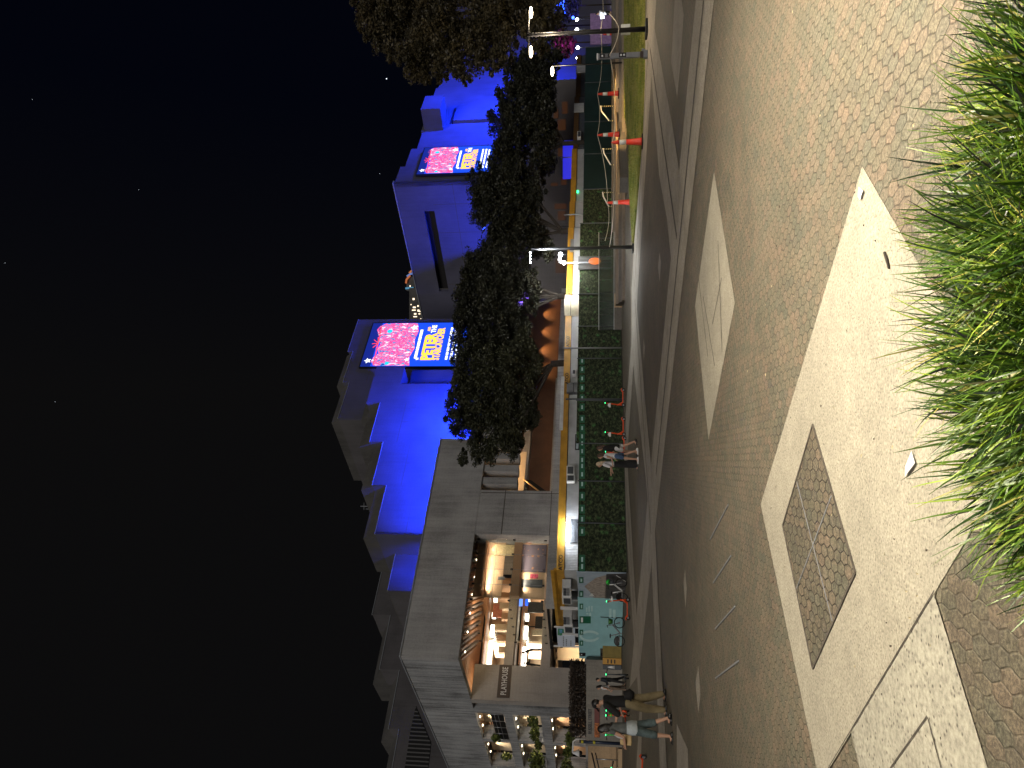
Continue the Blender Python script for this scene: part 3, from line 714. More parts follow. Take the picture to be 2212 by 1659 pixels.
# stage tower with its own pleats
PL = PA.back(13.5)
pleats(PL, [((773.7, 690.3), (753.5, 758.7)), ((764, 757), (741, 825.5)), ((755.7, 826.5), (729.7, 903.7))], .8, 1.0, 8, M['conc_blue_dim'], M['conc_roof'], 'stage_tower_wall', 12, last_z=.05)
ta, tz = PL.hit(729.7, 903.7)
m = MB(); m.obox(PL, ta-.02, ta+.25, .3, 40, 10, tz-.03); m.obox(PL, ta+.3, ta+14, 12.1, 22, 10, tz-1.5); part(m, 'stage_tower_side', M['conc_tower'])
m = MB(); m.obox(PL, ta-1.2, ta-.03, 2.2, 40, 12, tz-3.6); part(m, 'stage_tower_ledge', M['conc_tower'])
for (x_, y_) in (((812, 1084)),): pass
mt = thing('roof_mast', 'small pale roof mast on the side wall of the grey stage tower', 'mast', AT(809, 1094, 80))
m = MB(); m.tube([(0, 0, -1.5), (0, 0, 1.6)], .06); m.tube([(-.4, 0, 1.2), (.4, 0, 1.2)], .04); m.tube([(-.3, 0, -1.5), (-.3, 0, 1.0)], .04); m.build('mast', M['grey'], mt)
# grey pleats behind on the left
PG = PA.back(28)
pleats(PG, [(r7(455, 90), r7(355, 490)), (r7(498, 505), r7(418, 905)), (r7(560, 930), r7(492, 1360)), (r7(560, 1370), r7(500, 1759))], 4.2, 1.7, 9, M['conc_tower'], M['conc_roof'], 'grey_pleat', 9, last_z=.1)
lv = [r7(690, 1190), r7(650, 1370), r7(600, 1700), r7(780, 1700), r7(805, 1470)]
PGL = PG.back(-.06); pts = tr(PGL, lv)
m = MB(); m.prism(PGL, pts, 0, .03)
def louvm():
    n = NT('louvre'); o = n.co(); s = n.N.new('ShaderNodeSeparateXYZ'); n.L(o, s.inputs[0])
    k = n.math('SINE', n.math('MULTIPLY', n.math('ADD', n.math('MULTIPLY', s.outputs[0], .719), n.math('MULTIPLY', s.outputs[1], .695)), 16))
    n.col(n.ramp(k, [(.35, (.02, .02, .02)), (.6, (.14, .14, .14))])); return n.m
part(m, 'louvre_panel', louvm())
# ------------------------------------------------------------------ second hall, far right
K1 = AT(850, 397, 93); QL = Plane(K1.x, K1.y, -.695, .719); QR = Plane(K1.x, K1.y, .719, .695)
hb = thing('concert_hall_building', 'far blue lit concrete hall with a long dark slit, seen over the trees', 'hall', (K1.x, K1.y, 0))
TH_ = Matrix.Translation(-hb.location)
def hpart(mm, name, mat):
    o = mm.build(name, mat); o.parent = hb; o.matrix_parent_inverse = TH_; return o
zk = K1.z
a_, _z = QL.hit(905, 660); sl = tr(QL, [(916, 457), (938, 456), (965.5, 629.6), (948, 629.6)])
a_s = sorted(p[0] for p in sl); aa0, aa1 = a_s[0], a_s[-1]
zt0, zb0 = sl[0][1], sl[1][1]
m = MB()
m.obox(QL, .0, 30, -.5, 0, 0, zb0); m.obox(QL, .0, 30, -.5, 0, zt0, zk); m.obox(QL, 0, aa0, -.5, 0, zb0, zt0); m.obox(QL, aa1, 30, -.5, 0, zb0, zt0)
hpart(m, 'side_wall', M['conc_blue_dim'])
m = MB()
for k in range(6): m.obox(QL, 3.2+k*4.4, 3.26+k*4.4, .001, .012, 0, zb0-.05)
m.obox(QL, .1, 29, .001, .012, zb0-3.0, zb0-2.94); hpart(m, 'panel_joint', M['joint'])
m = MB(); m.obox(QL, aa0, aa1, -1.2, -.7, zb0-.3, zt0+.3); hpart(m, 'slit_window', M['dark'])
m = MB(); m.obox(QL, -.1, 30, -.6, .1, zk+.002, zk+.12); hpart(m, 'roof_flashing', M['cap'])
def hp(mm, name, mat, parent=None, label=None, **k): return hpart(mm, name, mat)
_part = part; part = hp
QR2 = QR
prev = 0
for r_, l_ in (((864.5, 360), (852.8, 395.5)), ((888, 321.5), (875.7, 359)), ((913, 284), (901, 321)), ((915.5, 252.6), (914.5, 284)), ((943, 190), (932, 218)), ((970, 100), (955, 189)), ((975, 0), (970, 98))):
    a1, zr = QR2.hit(*r_); a0, zl = QR2.hit(*l_); a0 = prev; z = (zr+zl)/2
    m = MB(); m.obox(QR2, max(a0+.003, 2.5), a1, .51, 14, 0, z); m.obox(QR2, a0, a1-.003, 0, .5, 0, z); hpart(m, 'front_wall', M['conc_blue_dim']); prev = a1
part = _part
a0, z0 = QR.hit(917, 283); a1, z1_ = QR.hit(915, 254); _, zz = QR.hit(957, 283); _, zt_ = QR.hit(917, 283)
m = MB(); m.obox(QR, a0, a1, -3.2, -.01, zz, zt_); hpart(m, 'projecting_box', M['conc_blue_dim'])
a0, _ = QR.hit(960, 268); a1, _ = QR.hit(960, 236); m = MB(); m.obox(QR, a0, a1, -.5, -.01, 6, zz-1.2); hpart(m, 'projecting_panel', M['conc_blue_dim'])
AW = Plane(0, 78, 1, 0)
m = MB(); m.obox(AW, 9, 32, 0, 1, 0, 8.6); hpart(m, 'arcade_wall', M['conc_tower'])
wg = glow('arcade glow', (1, .33, .09), .035)
for x0, y0, x1, y1 in ((1198, 440, 1224, 452), (1205, 456, 1222, 476), (1190, 395, 1205, 402), (1212, 384, 1224, 400), (1205, 258, 1222, 282), (1196, 236, 1206, 256), (1214, 220, 1226, 246), (1180, 232, 1186, 236), (1206, 320, 1222, 338), (1200, 560, 1222, 590)):
    a0, z1_ = AW.hit(x0, y1); a1, z0 = AW.hit(x1, y0); m = MB(); m.obox(AW, a0, a1, -.06, -.01, z0, z1_); hpart(m, 'lit_window', wg)
# ------------------------------------------------------------------ LED screens
def ledmats():
    n = NT('led picture'); c = n.co('Object')
    w_ = n.N.new('ShaderNodeVectorMath'); w_.operation = 'SCALE'; w_.inputs['Scale'].default_value = .7
    n.L(n.vm('SUBTRACT', n.noise(c, 1.1, 3, .6, 1), (.5, .5, .5)), w_.inputs[0])
    f = n.noise(n.vm('ADD', n.mapv(c, (1.9, 1, .8)), w_.outputs[0]), 1.9, 5, .68)
    r_ = n.ramp(f, [(.36, (.01, .02, .4)), (.41, (.0, .5, .65)), (.45, (.55, .02, .35)), (.50, (1, .10, .38)), (.54, (.9, .03, .06)), (.57, (1, .30, .62)), (.63, (1, .80, .95))])
    n.col((0, 0, 0)); n.L(r_, n.b.inputs['Emission Color']); n.b.inputs['Emission Strength'].default_value = 1.5
    return n.m
LEDP = ledmats(); LB = glow('led deep blue', (.008, .07, .8), 1.3); LBL = glow('led dark blue', (.005, .02, .28), 1.0)
LY = glow('led amber letters', (1, .52, .04), 1.9); LW = glow('led white letters', (.9, .95, 1), 2.0); LR_ = glow('led red', (1, .05, .06), 1.6); LC = glow('led cyan', (.02, .6, .9), 1.4)
def led(px, pl, name_label):
    (a1, z1a), (a0, z1b), (_, z0b), (_, z0a) = [pl.hit(*p) for p in px]
    W_, H_ = a1-a0, ((z1a+z1b) - (z0a+z0b))/2; zc = (z1a+z1b+z0a+z0b)/4; ac = (a0+a1)/2
    p = pl.P(ac, -.3, zc); s_ = thing('led_screen', name_label, 'screen', p, math.atan2(pl.d.y, pl.d.x))
    m = MB(); m.box((0, 0, 0), (W_+.3, .3, H_+.3)); m.build('frame', M['black'], s_)
    def rect(x0, x1, z0, z1, mat, nm, y=-.16):
        m = MB(); m.box((W_*(x0+x1)/2, y, H_*(z0+z1)/2), (W_*(x1-x0), .02, H_*(z1-z0))); return m.build(nm, mat, s_)
    base = rect(-.5, .5, -.5, .5, LB, 'display'); rect(-.5, .5, .40, .5, LBL, 'top_strip', -.175)
    def figure(cx, w0, z0, z1):             # plain generic costumed shape
        m = MB(); n_ = 9; L_, R2 = [], []
        for i in range(n_):
            t_ = i/(n_-1); ww = w0*(.35+.65*math.sin(PI*min(1, t_*1.2+.1)))*R.uniform(.7, 1.1)
            L_.append((W_*(cx-ww), -.185-R.random()*.01, H_*(z0+(z1-z0)*t_))); R2.append((W_*(cx+ww), -.185, H_*(z0+(z1-z0)*t_)))
        return L_, R2
    m = MB(); ys = []
    top = [(-.49, .35), (-.40, .41), (-.30, .39), (-.22, .35), (-.12, .38), (0, .36), (.06, .40), (.14, .38), (.22, .41), (.34, .44), (.42, .42), (.49, .36)]
    bot = [(.49, .03), (.3, .0), (.1, .02), (-.1, .0), (-.3, .03), (-.49, .01)]
    poly = top + bot; n_ = len(poly)
    m.add([(W_*x_, -.185, H_*z_) for x_, z_ in poly] + [(W_*x_, -.17, H_*z_) for x_, z_ in poly], [list(range(n_)), list(range(2*n_-1, n_-1, -1))] + [(i, i+n_, (i+1) % n_+n_, (i+1) % n_) for i in range(n_)])
    m.build('picture', LEDP, s_)
    def disc(cx, cz, r_, mat, nm, k=18, star=False):
        m = MB(); pts = []
        for i in range(k if not star else 10):
            w_ = 2*PI*i/(k if not star else 10) + PI/2; rr = r_*(1 if not star or i % 2 == 0 else .45)
            pts.append((W_*cx + rr*math.cos(w_), H_*cz + rr*math.sin(w_)))
        n2 = len(pts); m.add([(x_, -.20, z_) for x_, z_ in pts] + [(x_, -.19, z_) for x_, z_ in pts], [list(range(n2)), list(range(2*n2-1, n2-1, -1))])
        m.build(nm, mat, s_)
    disc(.30, .30, W_*.045, LC, 'patch'); disc(-.44, .24, W_*.035, LC, 'patch')
    disc(.38, .05, W_*.07, LW, 'star', star=True); disc(-.36, .05, W_*.045, LW, 'star', star=True); disc(-.34, -.05, W_*.035, LW, 'star', star=True); disc(-.38, .44, W_*.06, LW, 'star', star=True)
    for k in range(5):
        a_ = k*.7+.3; m = MB(); m.tube([(W_*.02, -.195, H_*.385), (W_*.02+W_*.14*math.cos(a_), -.195, H_*.385+W_*.10*math.sin(a_))], W_*.006, 5); m.build('firework_streak', LR_, s_)
    m = MB(); m.tube([(-W_*.48, -.195, H_*.37), (W_*.4, -.195, H_*.40)], W_*.008, 5); m.build('string_light', LR_, s_)
    def T(body, cx, cz, w_, h_, mat, bold=.03):
        mt_ = Matrix(((1, 0, 0, W_*cx), (0, 0, -1, -.20), (0, 1, 0, H_*cz), (0, 0, 0, 1)))
        text(body, W_*w_, mat, s_, mt_, bold=bold, height=H_*h_)
    # an unreadable small strapline is left as a row of pale word shapes
    for k, (x0, x1) in enumerate(((-.33, -.17), (-.155, -.06), (-.045, .07), (.085, .17), (.185, .33))): rect(x0, x1, -.045, -.018, LW, 'strapline', -.185)
    T('PETER', -.06, -.14, .62, .115, LY, .05); T('AND', .345, -.105, .10, .03, LY, .03); T('THE', .345, -.155, .18, .05, LW, .03)
    T('STARCATCHER', .0, -.235, .74, .075, LY, .04)
    T('LYRIC THEATRE', .0, -.36, .0001, .0001, LW) if False else None
    for zz_ in (-.34, -.385, -.43):
        x0 = -.36
        while x0 < .34:
            w1 = R.uniform(.05, .12); rect(x0, min(.38, x0+w1), zz_-.011, zz_+.011, LW, 'small_print', -.185); x0 += w1+.02
    return s_
led([(807.3, 704.3), (781, 797), (1002, 798), (1008, 706)], PL.back(-.1), 'larger LED screen with amber PETER AND THE STARCATCHER title on the nearer tower')
led([(912+.0, 327), (909, 382.5), (1064, 382), (1066, 326)], QR.back(-.2), 'smaller LED screen with amber PETER AND THE STARCATCHER title on the far blue hall')
# blue floodlights standing on the roofs and ledges
def flood(p, tgt, power, color, label, glowm, cone=110, spread=None, size=.5):
    f = thing('floodlight', label, 'floodlight', p)
    m = MB(); m.box((0, 0, 0), (.5, .35, .35)); m.tube([(0, 0, -.5), (0, 0, -.1)], .05); m.build('housing', M['black'], f)
    d = (Vector(tgt)-Vector(p)).normalized(); m = MB(); m.ball(d*.25, .12, 8); m.build('lens', glowm, f)
    l = light('SPOT', 'floodlight_beam', Vector(p)+d*.45, power, color, size, tgt, cone, .9)
BL = (.012, .045, 1.0)
m = MB(); m.obox(PA, aL+.02, 44, .6, 8.9, 11.9, 12.1); part(m, 'roof', M['conc_roof'])
flood(PA.P(24.5, 4.6, 12.8), PP.P(25.5, 0, 17.5), 40000, BL, 'blue floodlight on the roof in front of the pleated wall, middle one', G_BLUE, 100)
flood(PA.P(30.5, 4.6, 12.8), PP.P(31.5, 0, 17), 34000, BL, 'blue floodlight on the roof in front of the pleated wall, right one', G_BLUE, 110)
flood(PA.P(17.8, 3.6, 15.6), PP.P(18.6, 0, 18), 15000, BL, 'blue floodlight on the roof in front of the pleated wall, left one', G_BLUE, 84)
flood(PA.P(13.2, 8.3, 15.6), PP5.P(13.9, 0, 18), 4000, BL, 'blue floodlight low in front of the lowest pleat', G_BLUE, 80)
flood(QR.P(16, -14, 8), QR.P(22, 0, 16), 120000, BL, 'blue floodlight below the far hall, right side', G_BLUE, 120)
flood(QR.P(3, -20, 5), QR.P(5, 0, 22), 55000, BL, 'blue floodlight below the far hall, near its corner', G_BLUE, 100)
flood(QL.P(6, 14, 5), QL.P(10, 0, 20), 42000, BL, 'blue floodlight below the far hall, facing its slit side', G_BLUE, 110)
flood(QL.P(22, 15, 9), QL.P(22, 0, 20), 22000, BL, 'blue floodlight below the far hall, near its left end', G_BLUE, 120)
flood(QR.P(11, -17, 12), QR.P(13, -3, 22), 26000, BL, 'blue floodlight under the projecting box of the far hall', G_BLUE, 90)
flood(PL.P(ta+15, -6, 9), PL.P(ta+12, 0, 25), 10000, (.08, .07, 1), 'blue floodlight under the larger LED screen', G_BLUE, 110)
# warm interior lights
WM = (1, .74, .46)
def area(p, tgt, pw, c, sx, sy): return light('AREA', 'ceiling_lamp', p, pw, c, sx, tgt, sizey=sy)
for z in (10.3, 7.45):
    area(PA.P(5, 11.2, z), PA.P(5, 11.3, 0), 1500, (1, .83, .64), 6, 3)
    area(PA.P(8.3, 1.5, z-.3), PA.P(8.5, 2.6, z-1.8), 70, (1, .80, .60), 4, .2)
    area(PA.P(6, 3.5, z), PA.P(6, 6.5, z+3), 90, WM, 4, 1.5)
area(PA.P(21.5, 4.5, 10.8), PA.P(21.5, 7.5, 8), 130, (1, .62, .28), 5, 1)
for a in (am1+2.2, am1+5.5): light('POINT', 'stair_lamp', PA.P(a, 4.6, 9.6), 95, (1, .66, .34), .25)
m = MB(); m.obox(PA, am1+.6, am1+9, 6.2, 6.4, 8.3, 10.3); part(m, 'foyer_wall', M['cream'])
m = MB(); m.obox(PA, am1+.6, am1+9, 6.1, 6.19, 9.3, 9.34); part(m, 'panel_joint', M['joint'])
m = MB()
for k in range(9): m.obox(PA, am1+.7+k*.9, am1+1.0+k*.9, 1.6, 6.0, 10.75, 10.95)
part(m, 'ceiling_baffle', M['timber'])
m = MB(); p0, p1 = PA.P(PA.hit(1137, 983)[0]+1.2, 5.0, 8.3), PA.P(PA.hit(1137, 1020)[0]+1.2, 5.0, 6.2); m.tube([p0, p1], .07); part(m, 'stair_rail', simple('brass rail', (.7, .5, .25), .3, .1, 4, .8))
m = MB(); m.prism(PA, [(PA.hit(1137, 983)[0]+1.2, 8.0), (PA.hit(1137, 983)[0]+1.2, 7.6), (PA.hit(1137, 1020)[0]+1.2, 5.4), (PA.hit(1137, 1020)[0]+1.2, 5.9)], 5.1, 5.3); part(m, 'stair_flight', M['dark'])
for k in range(11): a = 27+k*3.1; light('SPOT', 'wall_washer', PA.P(a, 7.3, 8.4), 260, (1, .60, .26), .08, PA.P(a, 8.2, 6.2), 92, .7)
for (b0, b1) in bay[:2]:
    for z0 in (11.0, 8.05, 5.15): area(PB.P(b0+1.6, -2.8, z0-.25), PB.P(b0+1.6, -3.6, 0), 700, (1, .78, .5), 2, 1.5)
    for z0 in (11.0, 8.05, 5.15): light('SPOT', 'bay_spot', PB.P(b0+4.2, -.7, z0-.12), 170 if z0 != 8.05 else 60, (1, .86, .62), .06, PB.P(b0+4.4, -1.4, z0-1.2), 90, .6)
# ------------------------------------------------------------------ podium wall with RUSSELL STREET
PR = Plane(-22.3, 49.3, 1, 0)
m = MB(); m.box((-21.1, 49.55, 1.18), (5.7, .5, 2.36)); wl = m.build('podium_wall', concrete('weathered wall concrete', (.22, .205, .18)))
tag(wl, 'low concrete wall carrying RUSSELL STREET letters below the brown hedge', 'wall')
a0, z0 = PR.hit(1274, 1585); a1, z1_ = PR.hit(1274, 1531); zt = PR.hit(1270.5, 1560)[1]; zb = PR.hit(1278, 1560)[1]
text('RUSSELL STREET', a1-a0, M['dgrey'], wl, wallmt(PR, (a0+a1)/2, (zt+zb)/2, -.02), bold=.01, height=zt-zb, depth=.04)
for nm, y0, y1, mat, lb in (('poster', 1530.5, 1561, simple('brick red sign', (.17, .05, .045), .6, .15, 3), 'plain brick red sign panel on the low wall under the STREET letters'), ('poster', 1561.5, 1592, simple('orange and navy poster', (.35, .11, .03), .6, .95, 7), 'orange and navy picture poster on the low wall under the RUSSELL letters')):
    a0, zt = PR.hit(1284, y1); a1, zb = PR.hit(1295, y0)
    m = MB(); m.box(((a1-a0)/2*0, 0, 0), (a1-a0, .05, zt-zb)); o = m.build('wall_poster', mat, loc=PR.P((a0+a1)/2, -.03, (zt+zb)/2)); tag(o, lb, 'poster')
# ramp and railing left of the wall
m = MB(); m.slab([(-24.1, 49.4), (-36, 49.4), (-36, 66), (-24.1, 66)], 0, .25); m.prof(Plane(-24.2, 56, -1, 0), [(0, 0), (0, 2.3), (.4, 2.3), (.4, 0)], 0, 11)
tag(m.build('podium_ramp', M['sand']), 'pale ramp and side wall left of the RUSSELL STREET wall', 'ramp')
rl = thing('handrail', 'black and steel handrail of the ramp at the left edge', 'handrail', (-25.6, 50.5, 0))
m = MB()
m.tube([(.6, 0, 2.0), (-1.4, 0, 1.55), (-5, 0, 1.3)], .05); m.tube([(.6, 0, 1.75), (-1.4, 0, 1.3), (-5, 0, 1.05)], .04); m.build('rail', M['black'], rl)
for k in range(5):
    m = MB(); m.tube([(.2-k*.95, 0, .25), (.2-k*.95, 0, 1.75-.28*min(k, 2))], .04); m.build('post', M['steel'], rl)
m = MB(); m.box((-2, .1, .8), (3.2, .03, .8)); m.build('glass_panel', M['glassg'], rl)
for k, (x_, y_) in enumerate(((1326, 1595), (1338, 1602), (1328, 1611))): pass
sp_ = thing('street_post', 'slim navy post with two yellow bands at the end of the RUSSELL STREET wall', 'post', G(1351, 1607))
m = MB(); m.tube([(0, 0, 0), (0, 0, 2.7)], .09, 12); m.build('pole', simple('navy paint', (.02, .03, .06), .4), sp_)
for z in (1.75, 2.45):
    m = MB(); m.tube([(0, 0, z), (0, 0, z+.14)], .095, 12); m.build('yellow_band', simple('yellow band', (.5, .45, .03)), sp_)
# security camera on a bent white arm
base = AT(1264, 1597, 49.4); cm = thing('security_camera', 'white security camera on a bent arm at the end of the low wall', 'security camera', base)
m = MB(); p1 = AT(1245, 1597, 49.4)-base; p2 = AT(1238, 1602, 49.4)-base; p3 = AT(1237, 1626, 49.4)-base; m.tube([(0, 0, 0), p1, p2, p3], .05); m.build('arm', M['white'], cm)
m = MB(); m.lathe(p3+Vector((0, 0, -.45)), [(.22, 0), (.2, .12), (.1, .3), (.06, .45)], 14); m.build('housing', M['white'], cm)
m = MB(); m.ball(p3+Vector((0, 0, -.5)), .15); m.build('dome', M['black'], cm)
# ------------------------------------------------------------------ foliage tools
def leaves(mm, c, r, n, size, shell=.35, mi=0, squash=1.0):
    c = Vector(c)
    for _ in range(n):
        while True:
            d = Vector((R.uniform(-1, 1), R.uniform(-1, 1), R.uniform(-1, 1)))
            if .05 < d.length < 1: break
        d.normalize(); k = (shell + (1-shell)*R.random()**.6) * (1 + .22*noise.noise(d*2.3 + c*.37))
        p = c + Vector((d.x*r[0], d.y*r[1], d.z*r[2]*squash))*k
        a = Vector((R.gauss(0, 1), R.gauss(0, 1), R.gauss(0, .6))).normalized(); b = a.cross(Vector((R.gauss(0, 1), R.gauss(0, 1), R.gauss(0, 1)))).normalized()
        s = size*R.uniform(.6, 1.4); a *= s; b *= s*.45
        mm.add([p-a, p-b, p+a, p+b], [(0, 1, 2, 3)], mi)
def hedge(name, x0, x1, y0, y1, z0, z1, n, mat, label, size=.09, cat='hedge', rot=0):
    c = Vector(((x0+x1)/2, (y0+y1)/2, z0)); m = MB()
    for _ in range(n):
        p = Vector((R.uniform(x0, x1), R.uniform(y0, y1), z0 + (z1-z0)*R.random()**.8*(1+.15*noise.noise(Vector((_*0.0, R.random()*9, 0)))))) - c
        a = Vector((R.gauss(0, 1), R.gauss(0, 1), R.gauss(0, .8))).normalized(); b = a.cross(Vector((R.gauss(0, 1), R.gauss(0, 1), R.gauss(0, 1)))).normalized(); s = size*R.uniform(.6, 1.5)
        m.add([p-a*s, p-b*s*.4, p+a*s, p+b*s*.4], [(0, 1, 2, 3)])
    h = m.build(name, mat, loc=c, fix=False)
    return tag(h, label, cat)
hedge('hedge', -23.5, -18.7, 49.35, 50.6, 2.3, 3.45, 5200, M['fol_hedge'], 'clipped dark brown hedge along the top of the RUSSELL STREET wall')
def plant(c, r, n, label, size=.16, mat=None, name='balcony_plant'):
    m = MB(); leaves(m, (0, 0, 0), r, n, size, .1); m2 = MB(); m2.tube([(0, 0, -r[2]), (0, 0, r[2]*.3)], .03, 5)
    t_ = thing(name, label, 'plant', c); m.build('leaves', mat or M['fol_plant'], t_, fix=False); m2.build('stem', M['bark'], t_)
    return t_
pl_ = [(1151, 1553, (.9, .5, .9), 'spiky green plant on the middle balcony, nearest the dark slot'), (1156, 1580, (1.3, .5, .8), 'trailing yellow green plant on the middle balcony'), (1163, 1606, (.8, .5, .6), 'sparse green plant at the left of the middle balcony'),
       (1232, 1560, (1.2, .6, .7), 'broad leaved plant above the low wall, by the dark slot'), (1228, 1590, (.8, .5, .9), 'dark leaved plant behind the white camera arm'), (1072, 1590, (.6, .4, .8), 'dark ivy hanging on the top balcony'),
       (1094, 1630, (.5, .5, 1.0), 'green plant on the top balcony at the left edge'), (1160, 1640, (1.6, .6, 1.5), 'dense dark shrub at the left edge, middle level'), (1225, 1640, (2.4, .8, 1.3), 'olive shrub at the left edge above the ramp')]
for x_, y_, r_, lb in pl_:
    a_, z_ = PB.hit(x_, y_); plant(PB.P(a_, .15 if x_ < 1200 else 1.2, z_), (r_[0]*.6, r_[1]*.6, r_[2]*.5), int(230*r_[0]*r_[2])+70, lb)
# ------------------------------------------------------------------ hoardings
H0 = G(1356, 1237); HD = Vector((.807, .59, 0)); HP = Plane(H0.x, H0.y, .807, .59)
HT = 2.72
hd = thing('leafy_hoarding', 'long dark green hoarding printed with leaves, small green placards along its top', 'hoarding', H0)
def hpt(mm, name, mat, par=hd, pl=None, **k):
    o = mm.build(name, mat, **k); o.parent = par; o.matrix_parent_inverse = Matrix.Translation(-par.location); return o
ends = [0, 2.9, 5.6, 8.2, 11.4, 14.8, 17.6, 20.6, 24.0, 28.0, 32.0, 36.5, 41, 47, 53]
for i in range(len(ends)-1):
    a, b = ends[i]+.02, ends[i+1]-.02; ht = HT + (.2 if 8 < a < 26 else 0)
    m = MB(); m.obox(HP, a, b, 0, .05, .05, ht); hpt(m, 'panel', M['leafprint'] if a < 30 else M['navyboard'])
    m = MB(); m.tube([HP.P(b, -.04, 0), HP.P(b, -.04, ht+.05)], .035); hpt(m, 'post', M['dgrey'])
m = MB(); m.obox(HP, 0, 53, -.03, .1, 0, .045); hpt(m, 'base_rail', M['black'])
for (y_) in (1209, 1224, 1148, 1100, 1122, 1072, 1046, 1025, 1007, 994, 975, 958, 943, 925, 905, 880, 860, 838, 818, 798, 780):
    a_, z_ = HP.hit(1257.5, y_); m = MB(); m.obox(HP, a_-.28, a_+.28, -.02, -.001, z_-.16, z_+.16); o = hpt(m, 'placard', M['placard'])
    m = MB(); m.obox(HP, a_-.14, a_+.14, -.026, -.021, z_-.05, z_+.05); o2 = hpt(m, 'placard_strip', M['tealink'])
# teal return, running back from the corner
TP = Plane(H0.x, H0.y, -3.0, 5.4)
TE = G(1344.5, 1391); t2 = G(1348, 1293)
TP = Plane(H0.x-.03, H0.y+.03, t2.x-H0.x, t2.y-H0.y); l1 = (t2-H0).length; TP2 = Plane(t2.x, t2.y, TE.x-t2.x, TE.y-t2.y); l2 = (TE-t2).length
te = thing('picture_hoarding', 'hoarding end with a snowy mountain and grey street picture panel and teal panels beside it', 'hoarding', t2)
ht = TP.hit(1248, 1265)[1]
def mountain():
    n = NT('pale sky print'); c = n.co(); s = n.N.new('ShaderNodeSeparateXYZ'); n.L(c, s.inputs[0]); f = n.noise(c, 1.5, 3)
    n.col(n.ramp(f, [(.3, (.30, .40, .52)), (.7, (.44, .52, .62))])); n.set(Roughness=.6); return n.m
m = MB(); m.obox(TP, .03, l1-.01, -.05, 0, .08, ht); hpt(m, 'picture_panel', mountain(), te)
def onTP(px, nm, mat, k, pl=None):
    pl = pl or TP; pts = [pl.hit(*p) for p in px]; m = MB(); m.prism(pl, pts, .006*k, .006*k+.004); return hpt(m, nm, mat, te)
e1 = lambda x, y: (1177.3+.1465*x, 1215+.1465*y)
rock = simple('pale rock print', (.36, .31, .28), .6, .55, 5)
onTP([e1(580, 350), e1(750, 225), e1(900, 185), e1(900, 525), e1(720, 520), e1(660, 430)], 'mountain_print', rock, 1)
onTP([e1(905, 170), e1(1215, 160), e1(1200, 545), e1(880, 540)], 'street_print', simple('charcoal street print', (.055, .052, .055), .6, .6, 4), 1)
onTP([e1(650, 490), e1(690, 450), e1(730, 495)], 'white_peak', M['white'], 2)
onTP([e1(1050, 180), e1(1200, 275), e1(1205, 290), e1(1045, 190)], 'road_line', M['white'], 2)
for y0, y1 in ((212, 298), (415, 505)):
    onTP([e1(503, y0), e1(563, y0), e1(563, y1), e1(503, y1)], 'placard', M['placard'], 3)
    onTP([e1(522, y0+20), e1(548, y0+20), e1(548, y1-20), e1(522, y1-20)], 'placard_strip', M['tealink'], 4)
# teal panels: upper sheet reaches further left than the lower one
b0_, _ = TP2.hit(1330, 1333); b1_, zz0 = TP2.hit(1295, 1424)
zlow = TP2.hit(1297, 1380)[1]
zt2 = TP2.hit(1249, 1340)[1]
m = MB(); m.obox(TP2, 0.02, b0_, -.05, 0, .05, zt2); hpt(m, 'teal_panel', M['teal'], te)
m = MB(); m.obox(TP2, b0_+.01, b1_, -.05, 0, zlow, zt2); hpt(m, 'teal_panel', M['teal'], te)
m = MB(); m.obox(TP2, b0_+.01, TP2.hit(1330, 1391)[0]+.4, .06, .10, .05, zlow+.05); hpt(m, 'teal_panel', M['teal'], te)
m = MB(); m.obox(TP2, b1_-.1, b1_+.02, -.4, -.3, 0, zt2-.1); hpt(m, 'post', M['grey'], te)
for y0, y1, w0 in ((605, 690, 0), (792, 897, 1), (990, 1065, 0), (1150, 1225, 0), (1330, 1380, 2)):
    x1 = 675 if w0 == 1 else 598 if w0 == 2 else 563
    onTP([e1(508, y0), e1(x1, y0), e1(x1, y1), e1(508, y1)], 'placard', M['placard'] if w0 < 2 else M['black'], 1, TP2)
    onTP([e1(530, y0+18), e1(560 if w0 == 1 else 548, y0+18), e1(560 if w0 == 1 else 548, y1-18), e1(530, y1-18)], 'placard_strip', M['tealink'] if w0 == 0 else M['white'], 2, TP2)
# faint big lettering and word rows on the teal print
def arc(cx, cy, rx, ry, a0, a1, wd, k=1):
    o_, i_ = [], []
    for j in range(15):
        a_ = a0 + (a1-a0)*j/14; o_.append(e1(cx+rx*math.cos(a_), cy+ry*math.sin(a_))); i_.append(e1(cx+(rx-wd)*math.cos(a_), cy+(ry-wd)*math.sin(a_)))
    for j in range(14): onTP([o_[j], o_[j+1], i_[j+1], i_[j]], 'pale_letter', M['tealink'], k, TP2)
arc(660, 1085, 150, 85, .3, 5.9, 34)
for k, (x0, x1, y0, y1) in enumerate(((605, 625, 665, 725), (640, 662, 645, 725), (680, 702, 640, 720), (610, 640, 745, 765), (650, 680, 740, 790), (945, 980, 680, 820), (1000, 1040, 695, 825), (900, 1040, 840, 860), (860, 905, 1100, 1115), (860, 905, 1130, 1145), (860, 905, 1160, 1175))):
    onTP([e1(x0, y0), e1(x1, y0), e1(x1, y1), e1(x0, y1)], 'pale_letter', M['tealink'], 1, TP2)
